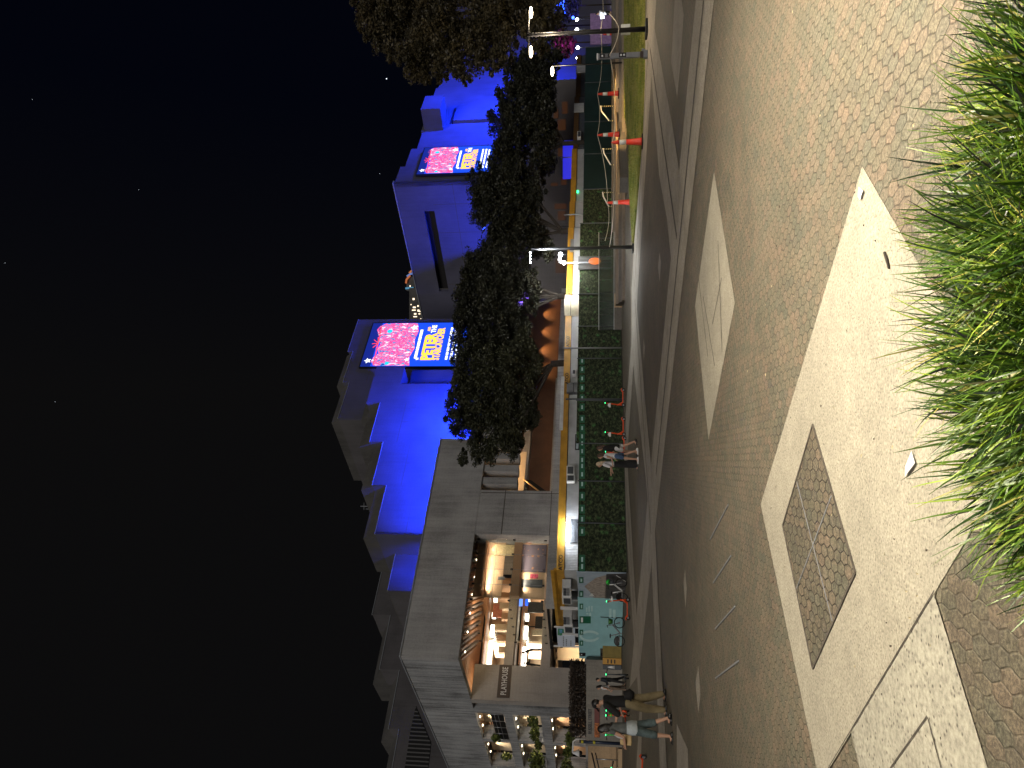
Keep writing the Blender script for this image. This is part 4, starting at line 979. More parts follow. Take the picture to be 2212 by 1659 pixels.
# ochre, orange and grey cabinet in front
cb = G(1344.5, 1419); cbt = thing('utility_cabinet', 'waist high olive, orange and dark grey wrapped cabinet before the teal hoarding', 'cabinet', cb)
hc = 1.22; xw = AT(1325, 1391.5, cb.y).x; xl = AT(1325, 1447, cb.y).x; xa = AT(1325, 1422, cb.y).x; xb = AT(1325, 1436, cb.y).x
for nm, x0, x1, mt_ in (('olive_panel', xa+.02, xw, simple('olive mesh panel', (.20, .15, .035), .7, .2, 3)), ('orange_panel', xb+.01, xa, simple('orange panel', (.50, .26, .045), .5, .15, 2)), ('grey_panel', xl, xb-.01, M['dgrey'])):
    m = MB(); m.box(((x0+x1)/2-cb.x, .25, .06+hc/2), (x1-x0, .5, hc)); m.build(nm, mt_, cbt, bevel=.012)
m = MB(); m.box(((xl+xw)/2-cb.x, .25, .03), (xw-xl-.1, .4, .05)); m.build('plinth', M['black'], cbt)
m = MB(); m.lathe((0, 0, 0), [(.12, 0), (.12, .01)], 16)
m = MB()
for k in range(3): m.box(((xa+xb)/2-cb.x, -.012, .5+k*.22), (.26, .012, .08))
m.build('label_mark', M['black'], cbt)
m = MB(); m.tube([((xl+xb)/2-cb.x, -.01, .5), ((xl+xb)/2-cb.x, -.01, .95)], [.12, .03], 8, fl=.1); m.build('white_mark', M['white'], cbt)
# white fence with the notice sheet and the arrow
PF = Plane(-14, 52, .95, .3)
nb = thing('notice_board', 'white sheet notice with a green and blue arrow, on the fence above the teal hoarding', 'notice board', PF.P(0, 0, 0))
def npart(mm, nm, mt_): o = mm.build(nm, mt_); o.parent = nb; o.matrix_parent_inverse = Matrix.Translation(-nb.location); return o
p_ = [PF.hit(*e1(*q_)) for q_ in ((170, 960), (190, 1240), (445, 1240), (440, 960))]
m = MB(); m.prism(PF, [p_[0], p_[1], (p_[2][0], p_[2][1]), p_[3]], 0, .05); npart(m, 'sheet', simple('white vinyl', (.5, .56, .66), .5, .06))
p_ = [PF.hit(*e1(*q_)) for q_ in ((185, 1070), (235, 1080), (330, 1025), (270, 980), (190, 975))]
m = MB(); m.prism(PF, p_, -.02, -.004); npart(m, 'arrow', simple('green arrow', (.03, .20, .10)))
p_ = [PF.hit(*e1(*q_)) for q_ in ((215, 1040), (255, 1040), (255, 990), (215, 990))]
m = MB(); m.prism(PF, p_, -.03, -.022); npart(m, 'blue_patch', simple('blue patch', (.1, .3, .5)))
for x_, y0, y1 in ((272, 1090, 1230), (315, 1130, 1230), (382, 1150, 1235)):
    yy = y0
    while yy < y1:
        w_ = R.uniform(12, 26); p_ = [PF.hit(*e1(*q_)) for q_ in ((x_-7, yy), (x_+7, yy), (x_+7, min(y1, yy+w_)), (x_-7, min(y1, yy+w_)))]
        m = MB(); m.prism(PF, p_, -.02, -.004); npart(m, 'word', M['grey']); yy += w_+6
for y_ in (958, 1243):
    a_, z_ = PF.hit(1240, 1215+.1465*y_); m = MB(); m.obox(PF, a_-.05, a_+.05, .06, .16, 0, 4.6); npart(m, 'post', M['white'])
# ------------------------------------------------------------------ site cabins
CPn = HP.back(3.0)
def cabin(y0, y1, z0, z1, label, lit=True, depth=3.0, textat=None, mats=None):
    a0, _ = CPn.hit(1230, y0); a1, _ = CPn.hit(1230, y1); a0, a1 = min(a0, a1), max(a0, a1)
    c = thing('site_cabin', label, 'site cabin', CPn.P((a0+a1)/2, 1, 0), 0, 'ribbed site cabins in a row behind the hoarding')
    def cp(mm, nm, mt_, par=None, bevel=0):
        o = mm.build(nm, mt_, bevel=bevel); o.parent = par or c
        if not par: o.matrix_parent_inverse = Matrix.Translation(-c.location)
        return o
    wl_, fa = (mats or (M['corr'], M['yellow']))
    m = MB(); m.obox(CPn, a0, a1, .04, depth, z0, z1-.46); cp(m, 'wall', wl_)
    m = MB(); m.obox(CPn, a0-.03, a1+.03, 0, depth+.03, z1-.455, z1); cp(m, 'fascia', fa)
    m = MB(); m.obox(CPn, a0, a1, -.02, .035, z1-.50, z1-.457); cp(m, 'drip_rail', M['black'])
    for a in (a0+.4, (a0+a1)/2, a1-.4):
        m = MB(); m.obox(CPn, a-.1, a+.1, .5, .8, 0, z0); cp(m, 'leg', M['dgrey'])
    for ty in (textat or []):
        ta_, _ = CPn.hit(1215, ty); o = text('ATCO', 1.0, M['black'], None, wallmt(CPn, ta_, z1-.24, -.02), bold=.02, height=.24); o.parent = c; o.matrix_parent_inverse = Matrix.Translation(-c.location)
    return c, cp, a0, a1
c1_, cp, a0, a1 = cabin(1231, 852, 1.0, 4.05, 'long ribbed site cabin with a white tube light and window, nearest the teal hoarding', textat=(1215.5,))
aL0, _ = CPn.hit(1218, 1171); aL1, _ = CPn.hit(1218, 1122)
m = MB(); m.obox(CPn, aL0, aL1, -.16, -.05, 3.28, 3.5); cp(m, 'tube_light', glow('tube glow', (.95, .98, 1), 14))
for k in range(4): light('POINT', 'tube_lamp', CPn.P(aL0+(aL1-aL0)*(k+.5)/4, -.4, 3.38), 48, (.93, .97, 1), .12)
def grille(cp, x0, y0, x1, y1, mat=M['dgrey'], n=7, nm='vent_grille'):
    g0, zt = CPn.hit(x0, y1); g1, zb = CPn.hit(x1, y0); m = MB(); m.obox(CPn, g0, g1, -.03, -.0, zb, zt)
    for k in range(n): zz = zb+(zt-zb)*(k+.5)/n; m.obox(CPn, g0+.04, g1-.04, -.05, -.031, zz-.02, zz+.02)
    return cp(m, nm, mat)
grille(cp, 1231, 1122, 1249, 1173)
def windowp(cp, x0, y0, x1, y1):
    g0, zt = CPn.hit(x0, y1); g1, zb = CPn.hit(x1, y0); m = MB(); m.obox(CPn, g0, g1, -.05, .0, zb, zt); w_ = cp(m, 'window', M['black'])
    for k in (0, 1):
        m = MB(); gg0 = g0+.06+(g1-g0)/2*k; m.obox(CPn, gg0, gg0+(g1-g0)/2-.12, -.06, -.051, zb+.06, zt-.06); o = cp(m, 'pane', simple('lit pane', (.35, .42, .48), .3), w_)
windowp(cp, 1242, 939, 1252, 972)
def acunit(cp, x0, y0, x1, y1):
    g0, zt = CPn.hit(x0, y1); g1, zb = CPn.hit(x1, y0); m = MB(); m.obox(CPn, g0, g1, -.35, -.02, zb, zt); u_ = cp(m, 'air_conditioner', M['white'], bevel=.02)
    m = MB(); m.obox(CPn, g0+.1*(g1-g0), g0+.9*(g1-g0), -.37, -.352, zb+.12*(zt-zb), zt-.12*(zt-zb))
    cp(m, 'front_grille', M['dgrey'], u_)
acunit(cp, 1224, 1012, 1241, 1031); acunit(cp, 1224, 1032, 1242, 1045)
cabin(846, 828, 1.0, 3.75, 'narrow grey store between two long site cabins', mats=(M['grey'], M['grey']))
_, cp, _, _ = cabin(825, 683, 1.0, 4.0, 'ribbed site cabin behind the branching tree trunk, left of the sheeted one', textat=(818, 738)); acunit(cp, 1236, 805, 1244, 815)
_, cp, _, _ = cabin(681, 637, 1.0, 4.1, 'site cabin corner wrapped in pale sheeting', mats=(simple('tarpaulin', (.36, .34, .26), .8, .2, 2, 0, .6), simple('tarpaulin top', (.38, .36, .28), .8, .2, 2, 0, .6)))
_, cp, _, _ = cabin(635, 492, 1.0, 4.0, 'brightly lit ribbed site cabin beside the twin globe lamp', textat=(627,)); grille(cp, 1231, 517, 1240, 545, M['grey'])
_, cp, _, _ = cabin(490, 436, 1.0, 3.95, 'short ribbed site cabin just right of the black lamp post')
_, cp, _, _ = cabin(434, 322, 1.0, 3.9, 'dim ribbed site cabin with a green exit light, behind the dark boards')
a_, z_ = CPn.hit(1248, 415); m = MB(); m.obox(CPn, a_-.12, a_+.12, -.1, -.02, z_-.08, z_+.08); cp(m, 'green_light', G_GREEN)
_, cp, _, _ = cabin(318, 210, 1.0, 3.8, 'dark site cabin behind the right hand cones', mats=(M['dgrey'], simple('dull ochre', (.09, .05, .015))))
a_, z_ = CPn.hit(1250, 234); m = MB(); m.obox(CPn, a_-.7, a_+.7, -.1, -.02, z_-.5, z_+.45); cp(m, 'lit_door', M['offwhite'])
acunit(cp, 1247, 290, 1255, 304)
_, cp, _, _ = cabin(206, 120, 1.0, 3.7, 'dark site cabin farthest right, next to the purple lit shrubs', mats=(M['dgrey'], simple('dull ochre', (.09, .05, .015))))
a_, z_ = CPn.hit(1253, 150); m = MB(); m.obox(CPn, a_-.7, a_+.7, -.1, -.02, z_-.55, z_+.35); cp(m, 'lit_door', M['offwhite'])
# open yellow frames and air conditioners left of the first cabin
CW = TP2.back(-2.2)
fr = thing('cooling_frame', 'ochre steel frame with white air conditioners and louvres above the teal hoarding', 'plant frame', CW.P(0, 0, 0))
def fpart(mm, nm, mt_, par=None): 
    o = mm.build(nm, mt_); o.parent = par or fr
    if not par: o.matrix_parent_inverse = Matrix.Translation(-fr.location)
    return o
PFn = Plane(H0.x-1.1, H0.y+4.0, TE.x-H0.x, TE.y-H0.y)
def frect(x0, y0, x1, y1, b0, b1, nm, mt_, par=None):
    aa, zt = PFn.hit(*e1(x0, y1)); bb, zb = PFn.hit(*e1(x1, y0)); m = MB(); m.obox(PFn, min(aa, bb), max(aa, bb), b0, b1, min(zt, zb), max(zt, zb)); return fpart(m, nm, mt_, par)
for x0, y0, x1, y1 in ((172, 135, 200, 980), (212, 105, 245, 960)): frect(x0, y0, x1, y1, -.1, .0, 'beam', M['yellow'])
frect(232, 545, 490, 565, .5, .6, 'post', M['white']); frect(260, 945, 490, 965, .5, .6, 'post', M['white'])
frect(270, 110, 486, 540, -.6, -.5, 'wall', M['offwhite']); frect(290, 570, 490, 940, -.6, -.5, 'wall', M['offwhite'])
for dy in (0, 435):
    u_ = frect(268+dy*.03, 180+dy, 385+dy*.03, 308+dy, .3, .8, 'air_conditioner', M['offwhite']); 
    for k in range(3):
        for j in range(2): frect(278+j*45+k*0, 195+dy+k*38, 278+j*45+38, 225+dy+k*38, .81, .83, 'front_grille', M['grey' if j else 'dgrey'], u_)
    u_ = frect(265+dy*.05, 312+dy, 390+dy*.05, 412+dy, .4, .9, 'air_conditioner', M['white']); frect(283+dy*.05, 325+dy, 378+dy*.05, 400+dy, .91, .93, 'front_grille', M['dgrey'], u_)
    frect(362, 420+dy*.99, 480, 525+dy*.98, .0, .1, 'louvre', M['dgrey'])
# dark roof beam with white dashes, and the white canopy
EV = Plane(*(PFn.P(-2, 2.0, 0)[:2]), TE.x-H0.x, TE.y-H0.y)
# ------------------------------------------------------------------ dark gate, tarpaulins, beacon
GP = HP.back(-.12); aa, zt = GP.hit(1249, 583); bb, _ = GP.hit(1249, 555)
m = MB(); m.obox(GP, aa, bb, -.06, .0, .1, zt); tag(m.build('ribbed_gate', M['corr_dark']), 'dark grey ribbed gate in the leafy hoarding, behind the orange beacon', 'gate')
# ------------------------------------------------------------------ glass balustrade on the low stone wall
gy = 49.8; x0, x1 = AT(1327, 712, gy).x, AT(1327, 500, gy).x
wl2 = thing('stone_wall', 'low dark stone wall below the glass balustrade, with one pale sandstone stretch', 'wall', ((x0+x1)/2, gy, 0))
xs0, xs1 = AT(1327, 664, gy).x, AT(1327, 634, gy).x
for nm, a, b, mt_ in (('dark_stretch', x0, xs0-.01, M['stone']), ('pale_stretch', xs0, xs1, M['sand']), ('dark_stretch', xs1+.01, x1+7, M['stone'])):
    m = MB(); m.box(((a+b)/2-(x0+x1)/2, .3, .25), (b-a, .6, .5)); m.build(nm, mt_, wl2)
gb = thing('glass_balustrade', 'glass balustrade with dark posts standing on the low stone wall', 'balustrade', ((x0+x1)/2, gy, .5))
cuts = [712, 705.5, 679, 667, 650, 631, 603, 577, 552.5, 530, 513, 500]
for k in range(len(cuts)-1):
    a, b = AT(1310, cuts[k], gy).x-(x0+x1)/2, AT(1310, cuts[k+1], gy).x-(x0+x1)/2
    m = MB(); m.box(((a+b)/2, .15, .52), (b-a-.06, .03, .96)); m.build('glass_panel', M['glassg'], gb)
    m = MB(); m.box((a, .15, .5), (.035, .05, 1.04)); m.build('post', M['black'], gb)
m = MB(); m.box((0, .15, 1.03), (x1-x0, .07, .04)); m.build('top_rail', M['steel'], gb)
m = MB(); m.box((0, .15, .02), (x1-x0, .07, .035)); m.build('bottom_rail', M['steel'], gb)
# steps and terraces between the balustrade and the lawn
st = thing('terrace_steps', 'long low stone steps behind the lawn', 'steps', (14, 47, 0))
for k, (yy, h_) in enumerate(((44.5, .16), (45.6, .32), (46.7, .48), (52.5, .62))):
    m = MB(); m.box((6, yy-47+.6, h_/2), (30, 1.3, h_)); m.build('step', M['step'] if k % 2 == 0 else M['stone'], st)
# sandstone seat wall with cones on it
w0, w1 = G(1357, 383), G(1341, 150); WP = Plane(w0.x, w0.y, w1.x-w0.x, w1.y-w0.y); wlen = (w1-w0).length
sw = thing('seat_wall', 'low sandstone seat wall with a warm lit top behind the lawn', 'wall', w0, 0)
def spt(mm, nm, mt_): o = mm.build(nm, mt_); o.parent = sw; o.matrix_parent_inverse = Matrix.Translation(-sw.location); return o
m = MB(); m.obox(WP, 0, wlen, .0, .9, 0, .44); spt(m, 'base', M['stone']); m = MB(); m.obox(WP, -.05, wlen, -.06, .95, .442, .52); spt(m, 'coping', M['sand'])
# ------------------------------------------------------------------ street lamps
def lamp_post(p, h, label, r=.06, pl=(.35, .04), mat=None):
    t_ = thing('lamp_post', label, 'lamp post', p)
    m = MB(); m.tube([(0, 0, .04), (0, 0, h*.45), (0, 0, h)], [r, r*.9, r*.72], 14); m.build('pole', mat or M['black'], t_)
    m = MB(); m.box((0, 0, pl[1]/2), (pl[0], pl[0], pl[1])); m.build('base_plate', M['black'], t_, bevel=.008)
    return t_
b = G(1369, 533.5); top = AT(1148, 537, b.y)
lp = lamp_post(b, top.z, 'tall black lamp post with four small white lights, at the lawn tip', .085, (.5, .08))
m = MB(); m.tube([(0, 0, top.z-.05), (-.35, 0, top.z+.03), (-.95, 0, top.z+.06)], [.05, .035, .03]); m.build('arm', M['black'], lp)
for k, y_ in enumerate((546, 553, 560, 567)):
    q_ = AT(1145.5, y_, b.y)-b; m = MB(); m.box(q_, (.065, .12, .05)); m.build('light_head', G_COOL, lp)
light('SPOT', 'lamp_post_light', AT(1146, 556, b.y)+Vector((0, 0, -.12)), 1100, (.92, .97, 1), .15, AT(1146, 556, b.y)+Vector((-.6, .8, -5)), 140, .7)
light('POINT', 'lamp_arm_glow', AT(1143, 545, b.y)+Vector((.1, -.25, 0)), 14, (.92, .97, 1), .05)
b = G(1399, 62.5); top = AT(1140, 70, b.y)
lp = lamp_post(b, top.z, 'tall black lamp post on the lawn with a glowing lamp either side of its top', .085, (.5, .08))
m = MB(); m.tube([(-.85, 0, top.z-.05), (0, 0, top.z-.02), (.85, 0, top.z-.05)], .03); m.build('arm', M['black'], lp)
for y_ in (27, 112):
    c_ = AT(1147, y_, b.y) - b; m = MB(); m.ball(c_, (.20, .13, .055), 14); m.build('lamp', G_WARM, lp)
    light('POINT', 'lamp_glow', c_+b+Vector((0, 0, -.15)), 190, (1, .80, .55), .12)
b = AT(1330, 136, 45); b.z = 0; top = AT(1190, 135, 45)
lp = lamp_post(b, top.z, 'thin lamp post with one warm lamp in front of the dark boards at the right', .05)
c_ = AT(1193, 154, 45)-b; m = MB(); m.tube([(0, 0, top.z-.05), (c_.x*.6, 0, c_.z+.05), c_], .025); m.build('arm', M['black'], lp)
m = MB(); m.ball(c_, (.30, .2, .09), 12); m.build('lamp', G_WARM, lp); light('POINT', 'lamp_glow', c_+b+Vector((0, -.2, -.3)), 130, (1, .78, .5), .2)
b = AT(1330, 566, 54.2); b.z = 0; top = AT(1208, 566, 54.2)
lp = lamp_post(b, top.z, 'short grey post with bright white globes in front of the lit site cabin', .06, mat=M['grey'])
for dx, dz in ((0, 0), (.28, .35)):
    m = MB(); m.ball((dx, -.1, top.z+dz-.35 if dx == 0 else top.z-.05), (.16, .16, .12)); m.build('globe', glow('globe glow', (1, .98, .95), 22), lp)
light('POINT', 'globe_light', b+Vector((.1, -.6, top.z-.3)), 700, (1, .97, .90), .2)
light('SPOT', 'globe_spot', b+Vector((.1, .5, top.z-.2)), 2600, (1, .98, .93), .3, b+Vector((-1.5, 6, 3.1)), 110, .8)
c_ = AT(1210, 551, 52.5); 
for k, (x_, y_, Y_1, lb) in enumerate(((1246, 42, 95, 'small distant white lamp, uppermost right of the row'), (1246, 64, 95, 'small distant white lamp just right of the tall lamp post'), (1247, 70, 97, 'small distant pale lamp hidden beside the tall lamp post'), (1248, 103, 95, 'small distant white lamp over the dark blue board'), (1248, 125, 95, 'small distant white lamp left of the row of far lamps'), (1211, 550, 70, 'bright sliver of a lamp above the lit site cabin'))):
    c_ = AT(x_, y_, Y_1); t_ = thing('distant_lamp', lb, 'lamp', (c_.x, c_.y, 0))
    m = MB(); m.tube([(0, 0, 0), (0, 0, c_.z)], .05, 6); m.build('pole', M['black'], t_); m = MB(); m.ball((0, 0, c_.z), (.22, .2, .2), 8); m.build('lamp', G_COOL, t_)
for x_, y_, lb in ((1045, 493, 'small blue spotlight among the trees, left of the slit tower'), (1238, 38, 'small blue spotlight above the person with the phone')):
    c_ = AT(x_, y_, 70); t_ = thing('blue_spotlight', lb, 'spotlight', (c_.x, c_.y, 0)); m = MB(); m.tube([(0, 0, 0), (0, 0, c_.z)], .04, 6); m.build('pole', M['black'], t_)
    m = MB(); m.ball((0, 0, c_.z), .15, 8); m.build('lamp', G_BLUE, t_)
# lamp that lights the foreground, just outside the picture on the right
b = Vector((4.6, 4.2, 0)); lp = lamp_post(b, 5.6, 'tall black lamp post beside the paving, outside the picture on the right', .08)
m = MB(); m.tube([(0, 0, 5.5), (-.5, 0, 5.62), (-1.0, 0, 5.6)], .035); m.build('arm', M['black'], lp)
m = MB(); m.box((-1.0, 0, 5.56), (.4, .2, .06)); m.build('light_head', G_COOL, lp)
light('SPOT', 'lamp_post_light', b+Vector((-1.0, 0, 5.45)), 5900, (1, .885, .68), .10, b+Vector((-3.2, 1.2, 0)), 132, .8)
b = Vector((-9, -4.5, 0)); lp = lamp_post(b, 6, 'tall black lamp post added unseen behind the photographer as fill light', .08)  # unseen post added as fill light for the near paving
m = MB(); m.box((.3, 0, 6), (.6, .2, .06)); m.build('light_head', G_COOL, lp)
light('SPOT', 'lamp_post_light', b+Vector((.3, 0, 5.9)), 1100, (1, .9, .74), .2, b+Vector((9.5, 8, 0)), 130, .7)
b = Vector((-25.5, 27, 0)); lp = lamp_post(b, 6, 'lamp post on the paving outside the picture on the left', .08)
m = MB(); m.box((.3, 0, 6), (.6, .2, .06)); m.build('light_head', G_WARM, lp)
light('SPOT', 'lamp_post_light', b+Vector((.4, 0, 5.9)), 1500, (1, .80, .52), .2, b+Vector((6, 3, 0)), 140, .8)
b = Vector((24, 24, 0)); lp = lamp_post(b, 6, 'lamp post beyond the lawn outside the picture on the right', .08)
m = MB(); m.box((-.3, 0, 6), (.6, .2, .06)); m.build('light_head', G_WARM, lp)
light('SPOT', 'lamp_post_light', b+Vector((-.4, 0, 5.9)), 1500, (1, .84, .5), .2, b+Vector((-5, 2, 0)), 140, .8)
light('SPOT', 'seat_wall_light', WP.P(4, -1.6, 2.1), 900, (1, .62, .22), .1, WP.P(6, .4, .5), 120, .8)
light('SPOT', 'seat_wall_light', WP.P(10, -1.6, 2.1), 900, (1, .62, .22), .1, WP.P(11, .4, .5), 120, .8)
# ------------------------------------------------------------------ cones and rope
def cone(p, h, label):
    t_ = thing('traffic_cone', label, 'traffic cone', p, R.uniform(0, 1), 'tall red traffic cones holding a rope'); k = h/1.15
    m = MB(); m.box((0, 0, .025*k), (.40*k, .40*k, .05*k)); m.build('base', M['rubber'], t_, bevel=.01)
    m = MB(); m.lathe((0, 0, 0), [(.15*k, .05*k), (.135*k, .10*k), (.092*k, .62*k)], 18); m.lathe((0, 0, 0), [(.078*k, .86*k), (.065*k, 1.0*k), (.06*k, 1.06*k), (.05*k, 1.10*k), (.02*k, 1.13*k), (.02*k, 1.16*k)], 18); m.build('body', M['conered'], t_)
    m = MB(); m.lathe((0, 0, 0), [(.094*k, .615*k), (.081*k, .865*k)], 18); m.build('reflective_collar', M['conewhite'], t_)
    return t_
def wtop(x, y): 
    r_ = ray(x, y); return AT(x, y, G(x, y, .52).y)
cA = G(1389, 305.5); cD = G(1362.5, 436.5); cB = G(1339.6, 290, .522); cC = G(1337.5, 201.5, .522); cE = G(1336, 72.5, .07)
cone(cA, 1.14, 'nearest and largest red cone, on the paving at the edge of the lawn'); cone(cD, 1.17, 'red cone standing alone left of the lawn tip')
cone(cB, 1.12, 'red cone on the seat wall just behind the nearest cone'); cone(cC, 1.12, 'red cone on the seat wall right of the white step rail'); cone(cE, 1.15, 'far red cone seen behind the tall lamp post on the lawn')
def rope(pts, label, sag=.12):
    m = MB(); full = []
    for i in range(len(pts)-1):
        for k in range(6):
            t_ = k/6; p = pts[i].lerp(pts[i+1], t_); p.z -= sag*4*t_*(1-t_); full.append(p)
    full.append(pts[-1]); c_ = full[0].copy(); m.tube([p-c_ for p in full], .014, 6)
    tag(m.build('rope', M['rope'], loc=c_), label, 'rope')
up = Vector((0, 0, 1.12))
lampb = G(1399, 62.5); bol = G(1399, 117.5)
rope([AT(1296, -30, 40), lampb+Vector((.0, -.1, 1.55)), cC+up, cB+up, cD+Vector((0, 0, 1.14)), AT(1307, 520, 34.5)], 'upper pale rope strung over the tips of the red cones')
rope([AT(1316, 30, 26), lampb+Vector((0, -.1, .95)), bol+Vector((0, -.12, 1.25)), bol.lerp(cA, .5)+Vector((0, 1, 1.05)), cA+Vector((0, 0, 1.12)), AT(1325, 420, 30), G(1369, 533)+Vector((0, -.1, 1.1))], 'lower pale rope from the charging bollard over the nearest cone', .06)
# ------------------------------------------------------------------ grey bollard with dark display
bt = thing('information_bollard', 'grey bollard with a dark symbol panel standing at the front edge of the lawn', 'bollard', bol, rad(-8))
m = MB(); m.box((0, 0, .95), (.17, .15, 1.40)); m.build('column', M['grey'], bt, bevel=.02)
m = MB(); m.box((0, 0, 1.66), (.19, .17, .05)); m.build('cap', M['white'], bt, bevel=.01)
m = MB(); m.box((0, -.079, 1.42), (.14, .012, .34)); pn = m.build('display_panel', M['black'], bt)
m = MB(); m.box((0, -.088, 1.50), (.06, .006, .05)); m.build('symbol', M['white'], pn)
m = MB()
for k in range(4): m.box((-.04+.027*k, -.088, 1.36), (.016, .006, .09))
m.build('text_block', M['grey'], pn)
m = MB(); m.box((0, -.079, .83), (.15, .012, .24)); m.build('display_panel', M['black'], bt)
for zz in (.78, .88): 
    m = MB(); m.tube([(0, -.084, zz), (0, -.094, zz)], .032, 12); m.build('button', M['white'], bt)
m = MB(); m.box((0, 0, .19), (.18, .16, .1)); m.build('band', simple('brown band', (.05, .03, .025)), bt)
m = MB(); m.box((0, 0, .07), (.24, .2, .14)); m.box((.13, 0, .12), (.07, .12, .16), 0, 0, 0, .5); m.build('foot', M['grey'], bt, bevel=.01)
m = MB(); m.box((0, 0, 0), (.34, .18, .34)); b_ = lampb
tag(m.build('white_box', M['offwhite'], loc=AT(1351.5, 64, 27.5) + Vector((0, 0, 0)), bevel=.02), 'small white box on the lawn behind the tall lamp post', 'box')
# step handrails wrapped with striped tape
def striped():
    n = NT('striped tape'); o = n.co(); s = n.N.new('ShaderNodeSeparateXYZ'); n.L(o, s.inputs[0])
    k = n.math('SINE', n.math('MULTIPLY', n.math('ADD', s.outputs[2], s.outputs[0]), 45)); n.col(n.ramp(k, [(.45, (.02, .02, .02)), (.55, (.6, .55, .25))])); return n.m
ST_ = striped()
def srail(px, Y, label):
    a, b_, c_ = [AT(x, y, Y) for x, y in px[:3]]; t_ = thing('step_handrail', label, 'handrail', (a.x, Y, 0), 0, 'short step handrails with striped tape')
    o = t_.location.copy(); m = MB(); m.tube([a-o+Vector((.05, 0, 0)), a-o, b_-o, c_-o], .045); m.build('rail', M['white'], t_)
    for p_, zb_ in ((a, px[3]), (c_, px[3])):
        m = MB(); m.tube([p_-o, Vector((p_.x-o.x, 0, zb_))], .04); m.build('post', ST_, t_)
srail([(1298, 230), (1299, 240), (1316, 261), .35], 50, 'white step handrail between the two cones on the seat wall')
srail([(1303, 322), (1305, 332), (1319, 356), .3], 50, 'white step handrail left of the nearest cone')
srail([(1302, 416), (1303, 424), (1315, 446), .25], 50, 'dim step handrail behind the lone cone')
# plain poles in front of / above the cabins
for x0, x1, y_, Yd, lb in ((1218, 1260, 464, 58, 'thin pale pole above the leafy hoarding, right of the black lamp post'), (1214, 1258, 752, 49, 'thin pale pole in front of the ATCO cabin left of the tarpaulins'), (1222, 1330, 862, 45.5, 'thin grey pole rising from the leafy hoarding')):
    p0 = AT(x0, y_, Yd); m = MB(); m.tube([(0, 0, 0), (0, 0, p0.z)], .05, 8); tag(m.build('pole', M['dgrey'] if 'grey pole' in lb else M['grey'], loc=(p0.x, Yd, 0)), lb, 'pole')
t_ = thing('awning', 'white awning strip above the yellow cabin top, below the tree', 'awning', AT(1214, 870, 50))
m = MB(); m.box((0, 0, 0), (4.2, .3, .22), 0); o = m.build('cloth', M['offwhite'], t_); t_.rotation_euler = (0, 0, rad(36))
# orange beacon
c_ = AT(1285, 564, 54); bt = thing('beacon', 'orange round lamp on the ribbed gate', 'beacon', (c_.x, c_.y, 0))
m = MB(); m.tube([(0, 0, 0), (0, 0, c_.z-.3)], .04); m.build('pole', M['black'], bt)
m = MB(); m.ball((0, 0, c_.z), (.26, .2, .46)); m.build('lens', glow('beacon glow', (1, .22, .05), 1.1), bt)
# ------------------------------------------------------------------ scooters and bicycles
HU = []; HL = ['farther right along the leafy hoarding', 'just right of the walking women', 'before the teal hoarding', 'between the walking couple']
def scooter(p, rz, label, helmet=None, col='orange', lean=0.0, group='orange hire scooters parked on the paving'):
    t_ = thing('electric_scooter', label, 'scooter', p, rz, group); t_.rotation_euler = (lean, 0, rz); C_ = M[col]
    for x_ in (-.42, .46):
        w_ = MB(); w_.ring((x_, 0, .115), .085, .03, n=18); w_o = w_.build('wheel', M['rubber'], t_); h_ = MB(); h_.tube([(x_, -.03, .115), (x_, .03, .115)], .05, 12); h_.build('hub', M['grey'], w_o)
    m = MB(); m.box((-.02, 0, .155), (.72, .15, .05)); m.tube([(-.30, 0, .17), (-.46, 0, .25), (-.54, 0, .20)], [.05, .045, .03], 8, fl=.7); m.build('deck', C_, t_, bevel=.01)
    m = MB(); m.tube([(.30, 0, .16), (.42, 0, .34), (.45, 0, .5)], [.05, .05, .04], 10); m.tube([(.46, 0, .2), (.43, 0, .4)], .04, 8); m.build('fork', C_, t_)
    m = MB(); m.tube([(.44, 0, .38), (.35, 0, 1.12)], [.036, .030], 10); m.build('stem', C_, t_)
    m = MB(); m.tube([(.33, -.27, 1.12), (.35, -.1, 1.15), (.35, .1, 1.15), (.33, .27, 1.12)], .02, 8); hb_ = m.build('handlebar', M['black'], t_)
    for s_ in (-1, 1):
        m = MB(); m.tube([(.33, s_*.17, 1.13), (.325, s_*.28, 1.118)], .026, 8); m.build('grip', M['rubber'], hb_)
    m = MB(); m.box((.34, 0, 1.185), (.07, .07, .035)); m.build('display', G_GREEN, t_)
    if helmet:
        m = MB(); m.lathe((.47, .02, .86), [(.13, 0), (.135, .05), (.11, .12), (.05, .165), (.01, .17)], 16, ax=1.0, ay=.8)
        hl = m.build('helmet', M[helmet]); c = Vector((.47, .02, .86)); rt = Matrix.Rotation(rz, 3, 'Z')
        hl.location = t_.location; hl.rotation_euler = (lean, 0, rz); tag(hl, {'white': 'white', 'green': 'green'}.get(helmet, helmet) + ' helmet hanging on the handlebar of ' + label[:1] + label[1:60].rstrip(), 'helmet')
        hl['label'] = ('%s helmet hung on the scooter ' % helmet) + HL[len(HU)]; HU.append(1)
        sl_ = MB()
        for k in range(3): sl_.box((.47+.03, -.06+.06*k, .99), (.12, .018, .05))
        s2_ = sl_.build('vent', M['black'], hl)
    return t_
scooter(G(1351, 858), rad(180), 'orange scooter against the leafy hoarding, farther right of two', 'white')
scooter(G(1352, 921), rad(180), 'orange scooter against the leafy hoarding, just right of the walking women', 'white')
scooter(G(1354, 963), rad(185), 'orange scooter mostly hidden behind the walking women', None)
scooter(G(1361.5, 1316), rad(12), 'orange scooter before the teal hoarding', 'white')
scooter(G(1360, 1541), rad(100), 'orange scooter behind the man in the black cap', None)
